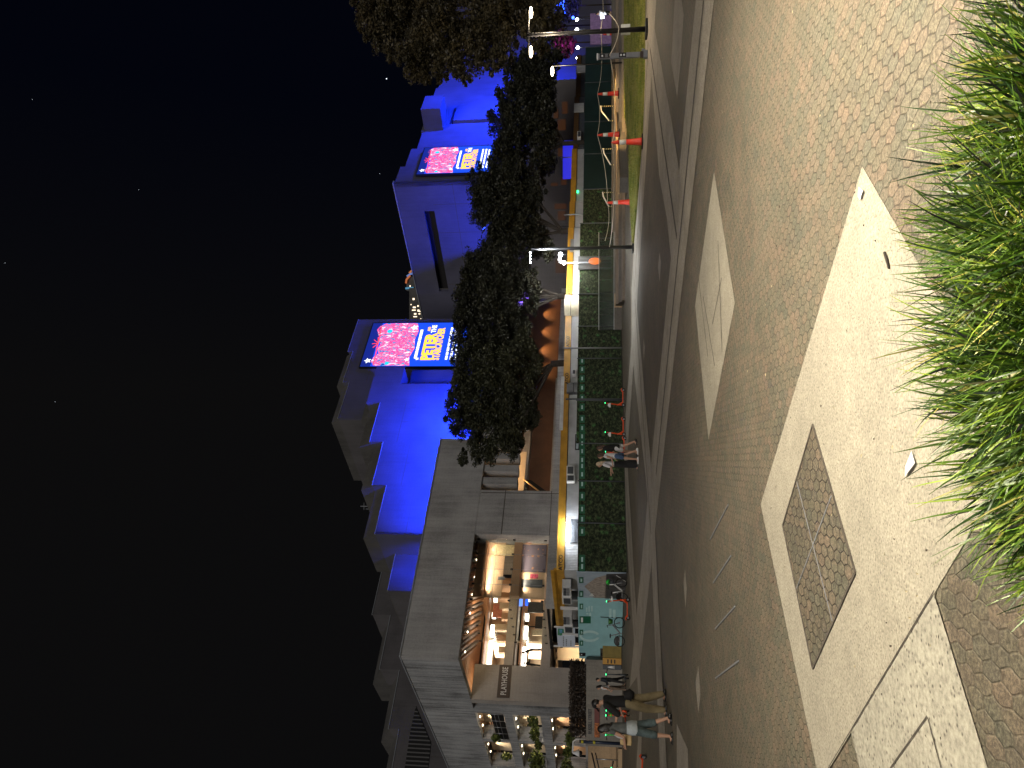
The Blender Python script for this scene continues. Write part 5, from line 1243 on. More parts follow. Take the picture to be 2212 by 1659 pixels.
scooter(G(1357, 1556), rad(80), 'orange scooter with a bright green helmet between the walking couple', 'green')
scooter(G(1356, 1595), rad(95), 'green scooter at the end of the RUSSELL STREET wall', None, 'green', group='green hire scooters')
scooter(G(1358, 1462), rad(100), 'dark scooter beside the man in the navy jacket', None, 'dgrey', group='dark hire scooters')
scooter(G(1397, 1652), rad(150), 'orange scooter at the left edge of the picture with one black wheel in view', None)
def bicycle(p, rz, label, fcol, basket=True, cover=None, group='hire bicycles before the hoarding'):
    t_ = thing('bicycle', label, 'bicycle', p, rz, group)
    for x_, nm in ((-.52, 'wheel'), (.54, 'wheel')):
        m = MB(); m.ring((x_, 0, .33), .30, .028, n=28); w_ = m.build('wheel', M['rubber'], t_)
        m = MB()
        for k in range(10):
            a_ = 2*PI*k/10; m.tube([(x_, 0, .33), (x_+.29*math.cos(a_), 0, .33+.29*math.sin(a_))], .004, 4)
        m.tube([(x_, -.05, .33), (x_, .05, .33)], .05, 10); m.build('spokes', M['grey'], w_)
    m = MB(); m.tube([(.54, 0, .33), (.40, 0, .75), (.37, 0, .98)], .028); m.tube([(.40, 0, .72), (.02, 0, .36), (-.08, 0, .30)], .045); m.tube([(-.08, 0, .30), (-.22, 0, .82)], .03); m.tube([(-.08, 0, .3), (-.52, 0, .33)], .022); m.tube([(-.17, 0, .6), (-.52, 0, .33)], .02); m.build('frame', M[fcol], t_)
    m = MB(); m.ball((-.24, 0, .87), (.14, .07, .045)); m.build('saddle', M['black'], t_)
    m = MB(); m.tube([(.30, -.28, 1.02), (.36, -.1, 1.06), (.36, .1, 1.06), (.30, .28, 1.02)], .02); m.build('handlebar', M['black'], t_)
    m = MB(); m.box((-.52, 0, .46), (.50, .08, .26)); m.build('wheel_guard', M['black'], t_, bevel=.04)
    if basket:
        m = MB(); m.lathe((.60, 0, .72), [(.12, 0), (.19, .26), (.18, .26), (.11, .01)], 4); b_ = m.build('basket', M[cover or 'green'], t_)
    m = MB(); m.tube([(-.08, -.07, .30), (-.02, -.12, .16)], .018); m.tube([(-.08, .07, .30), (-.14, .12, .44)], .018); m.lathe((-.08, 0, .2), [(.09, 0.09), (.09, .11)], 14); m.build('pedal_crank', M['grey'], t_)
    return t_
M['pgreen'] = simple('dull green plastic', (.04, .16, .03), .5, .2)
bicycle(G(1350, 1366), rad(8), 'dark bicycle with a green basket before the teal hoarding', 'grey', True, 'pgreen')
bicycle(G(1356, 1275), rad(60), 'white framed bicycle before the mountain picture, with a bright green helmet in its basket', 'white', True, 'dgrey')
hp_ = G(1356, 1275); m = MB(); m.lathe((0, 0, 0), [(.15, 0), (.155, .06), (.12, .14), (.05, .19), (.01, .195)], 16)
tag(m.build('helmet', M['green'], loc=hp_+Vector((.28, .45, .98))), 'bright green helmet in the basket of the white framed bicycle', 'helmet')
# ------------------------------------------------------------------ people
def remesh(mm, voxel, mat, name, parent, smooth=2):
    me = mm.mesh('t', mat); ob = bpy.data.objects.new('t', me); COL.objects.link(ob)
    r_ = ob.modifiers.new('r', 'REMESH'); r_.mode = 'VOXEL'; r_.voxel_size = voxel; r_.use_smooth_shade = True
    if smooth: s_ = ob.modifiers.new('s', 'SMOOTH'); s_.iterations = smooth; s_.factor = .5
    bpy.context.view_layer.update()
    me2 = bpy.data.meshes.new_from_object(ob.evaluated_get(bpy.context.evaluated_depsgraph_get()))
    bpy.data.objects.remove(ob); me2.name = name
    if not me2.materials: me2.materials.append(mat)
    for p_ in me2.polygons: p_.use_smooth = True
    o = bpy.data.objects.new(name, me2); COL.objects.link(o); o.parent = parent; return o
def dirv(fwd, out, s_):                    # direction of a limb hanging down, swung forward and outward (degrees)
    f_, o_ = rad(fwd), rad(out)
    return Vector((math.sin(f_), s_*math.sin(o_), -math.cos(f_)*math.cos(o_))).normalized()
def limb(mm, pts, rs, n=12):
    mm.tube(pts, rs, n); mm.ball(pts[0], rs[0]*1.0, 10); mm.ball(pts[-1], rs[-1], 10)
def loft(mm, rings, n=18):                 # rings: (centre, rx, ry)
    o = len(mm.v)
    for c_, rx, ry in rings:
        for k in range(n):
            a_ = 2*PI*k/n; mm.v.append((c_[0]+rx*math.cos(a_), c_[1]+ry*math.sin(a_), c_[2]))
    for i in range(len(rings)-1):
        for k in range(n): mm.f.append([o+i*n+k, o+i*n+(k+1) % n, o+(i+1)*n+(k+1) % n, o+(i+1)*n+k]); mm.m.append(0); mm.sm.append(True)
    mm.f.append([o+k for k in range(n-1, -1, -1)]); mm.m.append(0); mm.sm.append(True)
    mm.f.append([o+(len(rings)-1)*n+k for k in range(n)]); mm.m.append(0); mm.sm.append(True)
def person(p, rz, h, label, legs, arms, top, bottom, hair, vox=.014, female=False, sleeve='short', bottomlen='long', shoes='shoe', head_pitch=0, lean=0, long_hair=0, loose=0.0, cap=False, hem=.50, skin='skin', flare=0.0):
    t_ = thing('person', label, 'person', p, rz); k = h/1.75
    sw_ = (.165 if female else .195)*k; hipw = .09*k; HZ = .93*k*1.0; SZ = 1.43*k
    lean_ = math.tan(rad(lean)); L_ = lambda x_, y_, z_: Vector((x_*k + (z_-.93)*k*lean_ if z_ > .93 else x_*k, y_*k, z_*k))
    B = MB()
    loft(B, [(L_(0, 0, .86), .10*k, .13*k), (L_(0, 0, .95), .105*k, .155*k if not female else .165*k), (L_(.0, 0, 1.08), .09*k, .13*k if not female else .115*k), (L_(.01, 0, 1.25), .11*k, .155*k if not female else .13*k), (L_(.005, 0, 1.38), .105*k, .17*k if not female else .14*k), (L_(0, 0, 1.45), .07*k, .12*k), (L_(0, 0, 1.50), .055*k, .06*k)])
    hc = L_(.03 + .03*math.sin(rad(head_pitch)), 0, 1.635); B.tube([L_(0, 0, 1.44), L_(.01, 0, 1.52), hc-Vector((.01, 0, .04))*k], [.06*k, .052*k, .055*k], 12)
    B.ball(hc, (.092*k, .075*k, .112*k), 18)
    hp2 = rad(head_pitch); fx_ = Vector((math.cos(hp2), 0, -math.sin(hp2))); uz_ = Vector((math.sin(hp2), 0, math.cos(hp2)))
    B.ball(hc + fx_*.03*k - uz_*.07*k, (.055*k, .05*k, .045*k), 12)                        # jaw
    B.tube([hc+fx_*.085*k+uz_*.02*k, hc+fx_*.118*k-uz_*.022*k, hc+fx_*.09*k-uz_*.034*k], [.010*k, .016*k, .010*k], 8)   # nose
    B.ball(hc+fx_*.088*k-uz_*.058*k, (.012*k, .025*k, .010*k), 8)
    for s_ in (-1, 1): B.ball(hc+Vector((0, s_*.078*k, -.005*k)), (.022*k, .010*k, .032*k), 8)
    P_ = MB(); T_ = MB(); feet = []
    for s_, (th_f, kn) in zip((1, -1), legs):
        hip = L_(0, 0, .92) + Vector((0, s_*hipw, 0)); d1 = dirv(th_f, 3, s_); kne = hip + d1*.44*k; d2 = dirv(th_f-kn, 0, s_); ank = kne + d2*.42*k
        limb(B, [hip, hip.lerp(kne, .5), kne, kne.lerp(ank, .3), ank], [.085*k, .072*k, .052*k, .055*k, .036*k])
        toe = ank + Vector((.12*k, s_*.02, 0)); feet.append((ank, th_f-kn)); B.ball(ank+Vector((.05*k, 0, -.03*k)), (.10*k, .04*k, .035*k), 10)
        if bottomlen == 'long': 
            lo = ank + d2*.0; limb(P_, [hip, hip.lerp(kne, .5), kne, kne.lerp(ank, .6), ank-d2*.02], [.105*k, (.098+loose*.6)*k, (.076+loose)*k, (.068+loose)*k, (.054+loose)*k], 14)
        elif bottomlen == 'short': limb(P_, [hip, hip.lerp(kne, .55)], [.108*k, .10*k])
        elif bottomlen == 'knee': limb(P_, [hip, hip.lerp(kne, .6), kne+d2*.06*k], [.108*k, .10*k, .092*k])
    if bottomlen != 'none':
        loft(P_, [(L_(0, 0, .84), .11*k, .15*k), (L_(0, 0, .93), .12*k, .17*k), (L_(0, 0, 1.04), .103*k, .14*k)])
    if flare:
        loft(P_, [(L_(0, 0, .06), .15*k, .17*k), (L_(0, 0, .5), .13*k, .16*k), (L_(0, 0, .93), .12*k, .165*k), (L_(0, 0, 1.05), .10*k, .13*k)])
    loft(T_, [(L_(0, 0, hem*1.75), (.125+loose*.5)*k, (.175 if not female else .165)*k+loose*.5*k), (L_(0, 0, 1.08), (.115+loose*.5)*k, (.155 if not female else .135)*k+loose*.4*k), (L_(.01, 0, 1.25), .128*k, (.175 if not female else .148)*k), (L_(.0, 0, 1.38), .118*k, (.185 if not female else .155)*k), (L_(0, 0, 1.46), .075*k, .12*k), (L_(0, 0, 1.49), .065*k, .075*k)])
    hands = []
    for s_, (uf, ab_, el, inn) in zip((1, -1), arms):
        sh = L_(0, 0, 1.415) + Vector((0, s_*sw_, 0)); d1 = dirv(uf, ab_, s_); elb = sh + d1*.29*k; d2 = dirv(uf+el, ab_-inn, s_); wr = elb + d2*.25*k
        limb(B, [sh, sh.lerp(elb, .5), elb, elb.lerp(wr, .35), wr], [.052*k, .046*k, .036*k, .038*k, .025*k])
        hd_ = wr + d2*.05*k; side = Vector((d2.z, 0, -d2.x)).normalized() if abs(d2.y) < .9 else Vector((1, 0, 0)); nrm = d2.cross(side).normalized()
        B.tube([wr, hd_, wr+d2*.09*k], [.024*k, .036*k, .032*k], 10, fl=.6)
        for f_ in range(4):                                                                    # four unequal curled fingers
            b0 = wr + d2*.085*k + side*(-.027+.018*f_)*k; ln = (.062, .072, .068, .052)[f_]*k; cu = -s_*nrm
            B.tube([b0, b0+d2*ln*.5+cu*ln*.12, b0+d2*ln*.85+cu*ln*.45], [.0095*k, .009*k, .007*k], 6)
        b0 = wr + d2*.03*k - side*.03*k; B.tube([b0, b0+(d2*.6-side*.8)*.04*k, b0+(d2*1.3-side*.7)*.055*k], [.011*k, .010*k, .008*k], 6)
        hands.append(wr+d2*.1*k)
        if sleeve == 'short': limb(T_, [sh, sh.lerp(elb, .75)], [.075*k, .068*k])
        elif sleeve == 'long': limb(T_, [sh, elb, wr], [.068*k, .052*k, .042*k])
        elif sleeve == 'wide': limb(T_, [sh, sh.lerp(elb, .5), elb+d1*.02], [.08*k, .085*k, .08*k])
        elif sleeve == 'cap': limb(T_, [sh, sh+d1*.05*k], [.06*k, .058*k])
    remesh(B, vox, M[skin], 'body', t_)
    remesh(T_, vox*1.1, M[top], 'top', t_)
    if bottomlen != 'none' or flare: remesh(P_, vox*1.1, M[bottom], 'skirt' if flare else ('shorts' if bottomlen != 'long' else 'trousers'), t_)
    for ank, ang in feet:
        m = MB(); a2 = max(-50, min(50, ang))*.6; mt_ = Matrix.Rotation(rad(-a2), 3, 'Y')
        loft_ = [((-.075, 0), .035, 0), ]
        for x_, rx, rz_, zz in ((-.02, .07, .05, -.045), (.07, .075, .042, -.055), (.12, .055, .036, -.058)):
            m.ball(ank + mt_ @ Vector((x_*k*1.25, 0, (zz-.008)*k)), (rx*k*1.25, .052*k, rz_*k*1.15), 12)
        remesh(m, .01, M[shoes], 'shoe', t_, 1)
    # hair
    H_ = MB(); H_.ball(hc - fx_*.018*k + uz_*.018*k, (.098*k, .085*k, .112*k), 16)
    if long_hair:
        H_.tube([hc-fx_*.04*k, hc-fx_*.075*k-Vector((0, 0, .10*k)), hc-fx_*.085*k-Vector((0, 0, long_hair*.6*k)), hc-fx_*.07*k-Vector((0, 0, long_hair*k))], [.085*k, .085*k, .08*k, .04*k], 14)
        for s_ in (-1, 1): H_.tube([hc+Vector((.0, s_*.06*k, .03*k)), hc+Vector((-.03*k, s_*.085*k, -.10*k)), hc+Vector((-.05*k, s_*.085*k, -long_hair*.7*k))], [.03*k, .032*k, .02*k], 8)
    ho = remesh(H_, .012, M[hair], 'hair', t_, 1)
    # cut the hair away from the face
    import bmesh
    bm = bmesh.new(); bm.from_mesh(ho.data)
    dl = [v for v in bm.verts if (v.co-hc).dot(fx_) > .045*k and (v.co-hc).dot(uz_) < .055*k]
    bmesh.ops.delete(bm, geom=dl, context='VERTS'); bm.to_mesh(ho.data); bm.free()
    # eyes and brows
    m = MB()
    for s_ in (-1, 1): m.ball(hc+fx_*.083*k+uz_*.012*k+Vector((0, s_*.03*k, 0)), (.010*k, .014*k, .008*k), 8)
    m.build('eyes', M['black'], t_)
    if cap:
        m = MB(); m.ball(hc+uz_*.035*k-fx_*.005*k, (.108*k, .095*k, .095*k), 16); m.tube([hc+fx_*.06*k+uz_*.06*k, hc+fx_*.14*k+uz_*.045*k, hc+fx_*.185*k+uz_*.03*k], [.075*k, .07*k, .05*k], 12, fl=.14)
        c2 = m.build('cap', M['cl_black'], t_)
        bm = bmesh.new(); bm.from_mesh(c2.data); dl = [v for v in bm.verts if (v.co-hc).dot(uz_) < .022*k]; bmesh.ops.delete(bm, geom=dl, context='VERTS'); bm.to_mesh(c2.data); bm.free()
        sm_ = c2.modifiers.new('solid', 'SOLIDIFY'); sm_.thickness = .006
    return t_, hands, hc
def put(x, y, z=0): return G(x, y, z)
# man in the black cap, and the woman with the bag, both walking to the left
pm, hands, hc = person(G(1440, 1519), rad(178), 1.80, 'man in a black cap, loose black shirt and khaki trousers walking left in front', [(13, 12), (-7, 9)], [(32, 8, 62, 10), (12, 6, 60, 14)], 'cl_black', 'cl_khaki', 'hair_black', .012, sleeve='wide', loose=.02, cap=True, head_pitch=24, lean=4, hem=.47)
m = MB(); m.tube([(-.12, .0, 1.0), (-.16, .0, .86), (-.13, 0, .78)], [.09, .12, .08], 12, fl=1.3)
tag(m.build('waist_bag', M['cl_black'], loc=G(1440, 1519) + Vector((.02, 0, .02)), ), 'black bag hanging behind the hip of the man in the black cap', 'bag').rotation_euler = (0, 0, rad(178))
wq = G(1452.5, 1577)
pw_, hands, hc = person(wq, rad(176), 1.66, 'woman with long black hair and grey vest walking left in front, clutching a bag', [(10, 8), (-10, 12)], [(20, 6, 62, 20), (22, 8, 66, 22)], 'cl_grey', 'cl_slate', 'hair_black', .012, female=True, sleeve='cap', bottomlen='knee', shoes='shoe', head_pitch=22, long_hair=.42, loose=.02, hem=.50, lean=3)
m = MB(); m.box((.26, -.02, 1.03), (.26, .16, .26), .15, 0, .12); o = remesh(m, .015, M['cl_tan'], 'tote_bag', None, 6); o.location = wq; o.rotation_euler = (0, 0, rad(176)); tag(o, 'tan canvas bag held against the front of the woman in the grey vest', 'bag')
m = MB(); loft(m, [((.0, 0, .78), .14, .19), ((.0, 0, .9), .15, .20), ((0, 0, 1.02), .125, .165)]); o = remesh(m, .015, M['cl_lblue'], 'tied_shirt', pw_, 2)
m = MB(); m.tube([(.10, 0, 1.30), (.16, 0, 1.18), (.22, 0, 1.08)], [.075, .09, .06], 12); remesh(m, .015, M['cl_white'], 'scarf', pw_, 2)
# pair behind
person(G(1352.5, 1487), rad(200), 1.70, 'woman in a pale sleeveless top, partly behind the man in the black cap', [(6, 6), (-6, 6)], [(10, 8, 20, 5), (5, 8, 15, 5)], 'cl_white', 'cl_taupe', 'hair_black', .018, female=True, sleeve='cap', long_hair=.3)
person(G(1352.0, 1470), rad(215), 1.72, 'man in a navy jacket and black trousers standing by the grey cabinet', [(14, 6), (-12, 6)], [(20, 10, 45, 5), (15, 12, 60, 10)], 'cl_navy', 'cl_black', 'hair_black', .018, sleeve='long')
# women walking by the leafy hoarding
person(G(1378.5, 1003), rad(175), 1.70, 'blonde woman in a white top and long black skirt walking left by the hoarding', [(8, 6), (-8, 8)], [(18, 6, 70, 10), (15, 6, 60, 10)], 'cl_white', 'cl_black', 'hair_blond', .016, female=True, sleeve='short', bottomlen='long', long_hair=.42, flare=1, hem=.57)
person(G(1379, 985), rad(178), 1.66, 'brown haired woman in denim shorts and white trainers, middle of the three women', [(12, 8), (-10, 10)], [(15, 6, 65, 12), (10, 6, 30, 5)], 'cl_white', 'cl_denim', 'hair_brown', .016, female=True, sleeve='cap', bottomlen='short', shoes='shoe_white', long_hair=.3)
person(G(1377, 968), rad(172), 1.68, 'woman in a loose black shirt with bare legs, rightmost of the three women', [(16, 12), (-14, 10)], [(8, 8, 30, 5), (6, 8, 20, 5)], 'cl_black', 'cl_white', 'hair_brown', .016, female=True, sleeve='wide', bottomlen='short', long_hair=.4, loose=.05, hem=.44)
# person with a phone on the far right, two staff in the foyer
fp = AT(1331, 27, 60); fp.z = 0
_, hh, _ = person(fp, rad(200), 1.75, 'person in a pale shirt and shorts looking at a glowing phone at the far right', [(8, 4), (-6, 4)], [(25, 6, 75, 15), (25, 6, 75, 15)], 'cl_white', 'cl_black', 'hair_black', .024, sleeve='short', bottomlen='short', head_pitch=25)
ph = thing('glowing_phone', 'glowing phone held by the person in the pale shirt at the far right', 'phone', fp + Vector((-.40, -.14, 1.22)), rad(200))
m = MB(); m.box((0, 0, 0), (.02, .09, .17)); m.build('case', M['black'], ph); m = MB(); m.box((-.013, 0, 0), (.006, .22, .26)); m.build('screen', glow('phone glow', (.8, .9, 1), 25), ph)
b_ = AT(1328, 27, 61.5)
m = MB(); m.box((0, 0, 1.1), (2.6, .1, 2.2)); tag(m.build('lilac_panel', simple('lilac board', (.25, .16, .36)), loc=(b_.x-.8, 62.5, 0)), 'lilac lit board behind the person with the phone', 'board')
for y_, lb, a_ in ((1391, 'person in black leaning at the foyer window, right of two', 20), (1424, 'person in black sitting at the foyer window beside the PLAYHOUSE pier', 10)):
    p_ = PW.P(PW.hit(1165, y_)[0], 1.1, 5.99)
    person(p_, rad(210 if y_ < 1400 else 40), 1.45 if y_ > 1400 else 1.6, lb, [(5, 5), (-5, 5)], [(30, 10, 60, 10), (20, 10, 60, 10)], 'cl_black', 'cl_black', 'hair_brown', .022, sleeve='short' if y_ < 1400 else 'long', lean=a_)
# ------------------------------------------------------------------ trees
def tree(label, base, trunk_top, blobs, nleaf, size, mat, forks=(), name='tree', r0=.28, shell=.45, group='trees in front of the theatre'):
    t_ = thing(name, label, 'tree', base, 0, group); b_ = Vector(base)
    m = MB(); tt = Vector(trunk_top)-b_; m.tube([(0, 0, 0), tt*.5+Vector((.05, .03, 0)), tt], [r0*1.25, r0, r0*.85], 10); m.build('trunk', M['bark'], t_)
    for k, (c, r) in enumerate(blobs[:5]):
        c = Vector(c)-b_; mid = tt.lerp(c, .5)+Vector((R.uniform(-.4, .4), R.uniform(-.3, .3), R.uniform(-.5, .2)))
        m = MB(); m.tube([tt-Vector((0, 0, .15)), mid, c, c+Vector((R.uniform(-1, 1), 0, r[2]*.5))], [r0*.5, r0*.34, r0*.17, r0*.06], 7)
        for j in range(3):
            e = c+Vector((R.uniform(-1, 1)*r[0]*.8, R.uniform(-.6, .6)*r[1], R.uniform(-.6, .8)*r[2])); m.tube([mid.lerp(c, .3*j), mid.lerp(e, .6)+Vector((0, 0, .3)), e], [r0*.22, r0*.13, r0*.04], 5)
        m.build('limb', M['bark'], t_)
    m = MB(); vol = [r[0]*r[1]*r[2] for _, r in blobs]; tv = sum(v**.67 for v in vol)
    for (c, r), v in zip(blobs, vol):
        c = Vector(c)-b_; nn = int(nleaf*v**.67/tv); sub = max(6, nn//220)
        leaves(m, c, (r[0]*.8, r[1]*.8, r[2]*.8), int(nn*.25), size, .2)
        for _ in range(sub):                                                    # many small clumps
            while True:
                d = Vector((R.uniform(-1, 1), R.uniform(-1, 1), R.uniform(-1, 1)))
                if .45 < d.length < 1: break
            cc = c+Vector((d.x*r[0], d.y*r[1], d.z*r[2])); q_ = R.uniform(.45, 1.05)*min(r)*.36
            leaves(m, cc, (q_*1.3, q_*1.3, q_*.8), int(nn*.75/sub), size, .0)
    m.build('crown', mat, t_, fix=False); return t_
def blob(x, y, Y, ru, rv, rd=None):           # photo centre, distance, half width and half height in photo points
    k = Y/1600.0; return (AT(x, y, Y), (ru*k, (rd or (ru+rv)/2*k), rv*k))
def tb(x, y, Y): return AT(x, y, Y)
Y1 = 57
tree('broad olive tree overhanging the lit stair window, with two bent trunks', (AT(1235, 782, Y1).x, Y1, 1.0), AT(1190, 786, Y1),
     [blob(1000, 905, Y1, 52, 40), blob(1055, 860, Y1, 78, 62), blob(1100, 905, Y1, 62, 55), blob(1040, 965, Y1, 38, 42), blob(1100, 955, Y1-1, 40, 40), blob(1015, 800, Y1, 60, 44), blob(1080, 790, Y1, 60, 62), blob(1140, 850, Y1, 40, 30), blob(1000, 990, Y1, 22, 16), blob(1150, 900, Y1, 30, 26), blob(1150, 800, Y1, 40, 26), blob(990, 850, Y1, 40, 30), blob(1130, 750, Y1, 40, 34)], 78000, .105, M['fol_grn'])
tree('dark spreading tree between the two LED screens, right of the olive tree', (AT(1235, 640, 60).x, 60, 1.0), AT(1205, 640, 60),
     [blob(1015, 735, 60, 50, 42), blob(1065, 700, 60, 62, 62), blob(1030, 650, 60, 50, 55), blob(1085, 630, 60, 62, 62), blob(1060, 575, 60, 50, 62), blob(1120, 690, 60, 50, 30), blob(1125, 590, 60, 40, 32), blob(1000, 690, 60, 34, 28), blob(1150, 640, 60, 55, 22), blob(1090, 740, 60, 40, 50), blob(1020, 600, 60, 40, 34)], 74000, .112, M['fol_dark'], r0=.28)
tree('dark round tree in front of the slit tower', (AT(1232, 500, 64).x, 64, 1.0), AT(1212, 500, 64),
     [blob(1100, 520, 64, 55, 55), blob(1080, 450, 64, 55, 62), blob(1050, 400, 64, 45, 45), blob(1110, 400, 64, 60, 55), blob(1130, 470, 64, 40, 40), blob(1040, 440, 64, 25, 25), blob(1160, 520, 64, 50, 26), blob(1155, 420, 64, 50, 26), blob(1070, 540, 64, 40, 40)], 62000, .125, M['fol_dark'], r0=.3)
tree('very dark tree right of the smaller LED screen', (AT(1240, 310, 68).x, 68, 1.0), AT(1215, 310, 68),
     [blob(1090, 350, 68, 50, 45), blob(1105, 280, 68, 60, 55), blob(1120, 215, 68, 45, 55), blob(1160, 270, 68, 60, 40), blob(1150, 180, 68, 45, 45), blob(1170, 350, 68, 42, 30), blob(1120, 150, 68, 34, 32), blob(1180, 200, 68, 60, 32), blob(1185, 300, 68, 60, 22), blob(1150, 130, 68, 40, 40), blob(1190, 140, 68, 40, 26)], 66000, .13, M['fol_dark'], r0=.25)
Y5 = 40
tree('tall tree with brown lit leaf colour at the right edge, drooping towards the towers', (AT(1330, 10, 58).x+3, 58, .2), AT(1180, 5, 46),
     [blob(840, 60, Y5, 70, 46), blob(900, 110, Y5, 55, 50), blob(800, 10, Y5, 60, 44), blob(870, 15, Y5, 55, 60), blob(950, 60, Y5, 80, 62), blob(960, 140, Y5, 34, 45), blob(1020, 100, Y5, 55, 50), blob(1050, 30, Y5, 70, 62), blob(1090, 90, Y5, 50, 36), blob(905, 165, Y5, 22, 30), blob(1000, 165, Y5, 18, 24), blob(1120, 20, Y5, 60, 46), blob(1160, 60, Y5, 60, 34), blob(1190, 20, Y5, 40, 30), blob(1070, 130, Y5, 34, 30), blob(800, 60, Y5, 34, 26)], 80000, .09, M['fol_warm'], r0=.3, group='trees in front of the theatre')
def cl(x_, y_, Y, ru, rv, n, mat, lb, sz=.13):
    c_, r_ = blob(x_, y_, Y, ru, rv); t_ = thing('shrub', lb, 'shrub', (c_.x, c_.y, 0)); m = MB(); leaves(m, (0, 0, c_.z), r_, n, sz, .1); m.build('leaves', mat, t_, fix=False)
    m = MB(); m.tube([(0, 0, 0), (.1, 0, c_.z)], .08, 6); m.build('stem', M['bark'], t_)
cl(1215, 95, 80, 32, 28, 1500, M['fol_grn'], 'magenta lit shrub behind the tall lamp post, right side', .22)
cl(1175, 60, 85, 40, 50, 1800, M['fol_grn'], 'shadowy shrub above the far lamps, faintly purple', .22)
cl(1225, 15, 82, 30, 30, 1400, M['fol_grn'], 'blue lit shrub at the very right edge', .22)
cl(1185, 540, 60, 30, 14, 900, M['fol_dark'], 'dark low shrub above the lit cabin', .12)
light('SPOT', 'magenta_spot', AT(1255, 100, 77), 800, (1, .05, .85), .2, AT(1212, 100, 80), 60, .7)
light('SPOT', 'blue_spot', AT(1250, 14, 78), 1500, (.08, .06, 1), .2, AT(1215, 16, 82), 75, .7)
m = MB(); m.box((0, 0, 2.2), (2.3, .2, 1.6)); m2 = AT(1233, 345, 70)
t_ = thing('blue_banner', 'deep blue lit banner on a pole behind the trees, left of the right hand cones', 'banner', (m2.x, 70, 0))
m = MB(); m.box((0, 0, m2.z), (3.6, .1, 1.5)); m.build('cloth', glow('blue banner glow', (.03, .03, .8), .8), t_); m = MB(); m.tube([(.2, -.1, 0), (.2, -.1, m2.z+1)], .05); m.build('pole', M['steel'], t_)
# ------------------------------------------------------------------ far towers between the halls
def fart(x0, x1, y0, y1, Y, label, lit):
    a, b_ = AT(x0, y1, Y), AT(x0, y0, Y); z_ = a.z; t_ = thing('distant_tower', label, 'tower', ((a.x+b_.x)/2, Y, 0)); w_ = b_.x-a.x
    m = MB(); m.box((0, 10, z_/2), (w_, 20, z_)); m.build('wall', M['conc_roof'], t_)
    for k, (x_, y_, dw, dh) in enumerate(lit):
        c_ = AT(x_, y_, Y)-t_.location; m = MB(); m.box((c_.x, -.1, c_.z), (dw*Y/1600, .15, dh*Y/1600)); m.build('lit_window', glow('tower window glow', (1, .80, .55), 2.2), t_)
    return t_
LW_ = [(893.5, 646, 4, 4), (895, 664, 3, 6), (894, 670, 2, 8), (904, 671, 4, 4), (897, 678, 3, 5), (897, 684, 2, 8), (907, 673, 2, 2), (906, 678, 2, 4), (888, 658, 2, 2), (909, 689, 2, 2), (903, 661, 3, 3), (966, 676, 2, 8), (957, 678, 2, 4)]
ft = fart(884, 1000, 622, 700, 320, 'far dark residential tower with scattered lit windows between the two halls', LW_)
for x_ in (921, 933, 942, 952):
    a, b_ = AT(x_, 695, 319)-ft.location, AT(x_-3, 648, 319)-ft.location; m = MB(); m.tube([a, b_], .55, 6); m.build('balcony_band', M['conc_tower'], ft)
f2 = fart(878, 960, 598, 628, 340, 'far tower top with orange and blue lit arches beside the slit hall', [(886, 618, 3, 2)])
for col_, pts in ((( .9, .25, .08), ((877, 612), (878, 604), (886, 595))), ((.25, .4, .9), ((879, 597), (886, 592), (893, 590))), ((.15, .5, .8), ((876, 623), (884, 622), (893, 622))), ((.9, .3, .1), ((884, 590), (889, 585), (894, 584)))):
    m = MB(); m.tube([AT(x_, y_, 339)-f2.location for x_, y_ in pts], .45, 6); m.build('lit_arch', glow('arch glow', col_, .5), f2)
# stars
for k, (x_, y_, r_) in enumerate(((835, 170, 1.0), (820, 375, .5), (70, 215, .45), (300, 410, .45), (119, 868, .45), (11, 568, .5))):
    c_ = AT(x_, y_, 1200); m = MB(); m.ball((0, 0, 0), .8*r_, 8)
    tag(m.build('star', glow('star glow', (.8, .9, 1), 3 if k == 0 else 1.2), loc=c_), ['brightest star, just above the right hand tree', 'faint star above the smaller LED screen', 'faint star near the top of the sky on the right', 'faint star high in the sky, between the towers', 'faint star high above the pleated wall', 'faint star at the very top of the sky'][k], 'star')
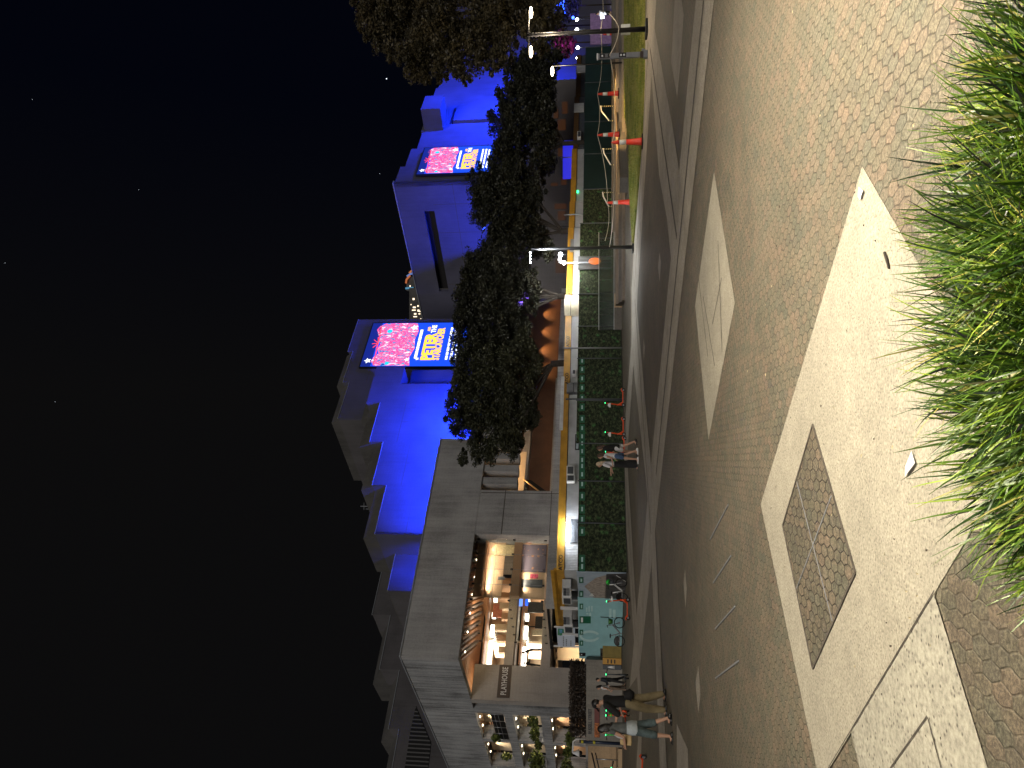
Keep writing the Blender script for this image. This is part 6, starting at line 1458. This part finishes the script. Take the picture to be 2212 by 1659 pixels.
# ------------------------------------------------------------------ strap leaf grass in the foreground
def clump(cx, cy, n, hmax, spread, label, tilt=(0, 0)):
    m = MB(); cols = []
    for _ in range(n):
        a_ = R.uniform(0, 2*PI); r_ = spread*math.sqrt(R.random()); p = Vector((r_*math.cos(a_)*1.25, r_*math.sin(a_), 0))
        oa = a_+R.gauss(0, .7); out = Vector((math.cos(oa)+tilt[0], math.sin(oa)+tilt[1], 0)); L_ = hmax*R.uniform(.5, 1.0); w_ = R.uniform(.0042, .0086)
        bend = R.uniform(.35, 1.5) if R.random() > .12 else R.uniform(1.5, 2.3); ns = 7; d = (Vector((0, 0, 1)) + out*R.uniform(.1, .5)).normalized(); side = d.cross(out).normalized() if out.length > .05 else Vector((1, 0, 0)); tw = R.uniform(-.5, .5)
        side = (Matrix.Rotation(R.uniform(-1.1, 1.1), 3, d) @ side).normalized(); q_ = p.copy(); row = []
        for i in range(ns+1):
            t2 = i/ns; ww = w_*(1-t2**2.2)+.0006; row += [q_-side*ww, q_+side*ww]
            d = (d + (out*.9 + Vector((0, 0, -.65)))*bend/ns*(.35+1.1*t2)).normalized(); q_ = q_+d*L_/ns
        m.add(row, [(2*i, 2*i+1, 2*i+3, 2*i+2) for i in range(ns)])
        u_ = R.random(); base = (.065, .130, .010) if u_ < .45 else (.020, .055, .008) if u_ < .68 else (.17, .25, .02) if u_ < .88 else (.32, .30, .06) if u_ < .93 else (.012, .014, .010)
        br = R.uniform(.5, 1.5); cols += [tuple(v*br for v in base)]*(2*(ns+1))
    me = m.mesh('grass', M['blade']); at = me.color_attributes.new('bladecol', 'FLOAT_COLOR', 'POINT')
    at.data.foreach_set('color', [v for c_ in cols for v in (*c_, 1)])
    for p_ in me.polygons: p_.use_smooth = True
    o = bpy.data.objects.new('grass_clump', me); COL.objects.link(o); o.location = (cx, cy, .02); tag(o, label, 'grass plant', 'strap leaf grass clumps along the planting bed')
    return o
CL = [(-.42, 2.46, 700, .46, .20, 'leftmost clump of strap leaf grass, by the speckled slab'), (-.12, 2.60, 900, .60, .26, 'second strap leaf clump from the left, below the white paper scrap'), (.28, 2.64, 1000, .66, .28, 'middle strap leaf clump, reaching highest over the pale slab'), (.68, 2.60, 950, .63, .27, 'fourth strap leaf clump from the left, below the pale slab tip'), (1.02, 2.46, 700, .54, .25, 'fifth strap leaf clump from the left'), (1.40, 2.28, 600, .46, .22, 'rightmost clump of strap leaf grass'), (.1, 2.3, 800, .62, .3, 'strap leaf clump in the second row, left of centre'), (.8, 2.28, 800, .6, .3, 'strap leaf clump in the second row, right of centre')]
for c_ in CL: clump(c_[0], c_[1], int(c_[2]*1.3), *c_[3:])
m = MB(); m.slab([(-.95, 1.2), (2.4, 1.2), (2.2, 2.72), (-.75, 2.72)], .0, .05); struct(m.build('planting_bed', simple('dark soil', (.03, .022, .015), .95, .4, 20)), 'dark soil bed of the strap leaf grass')
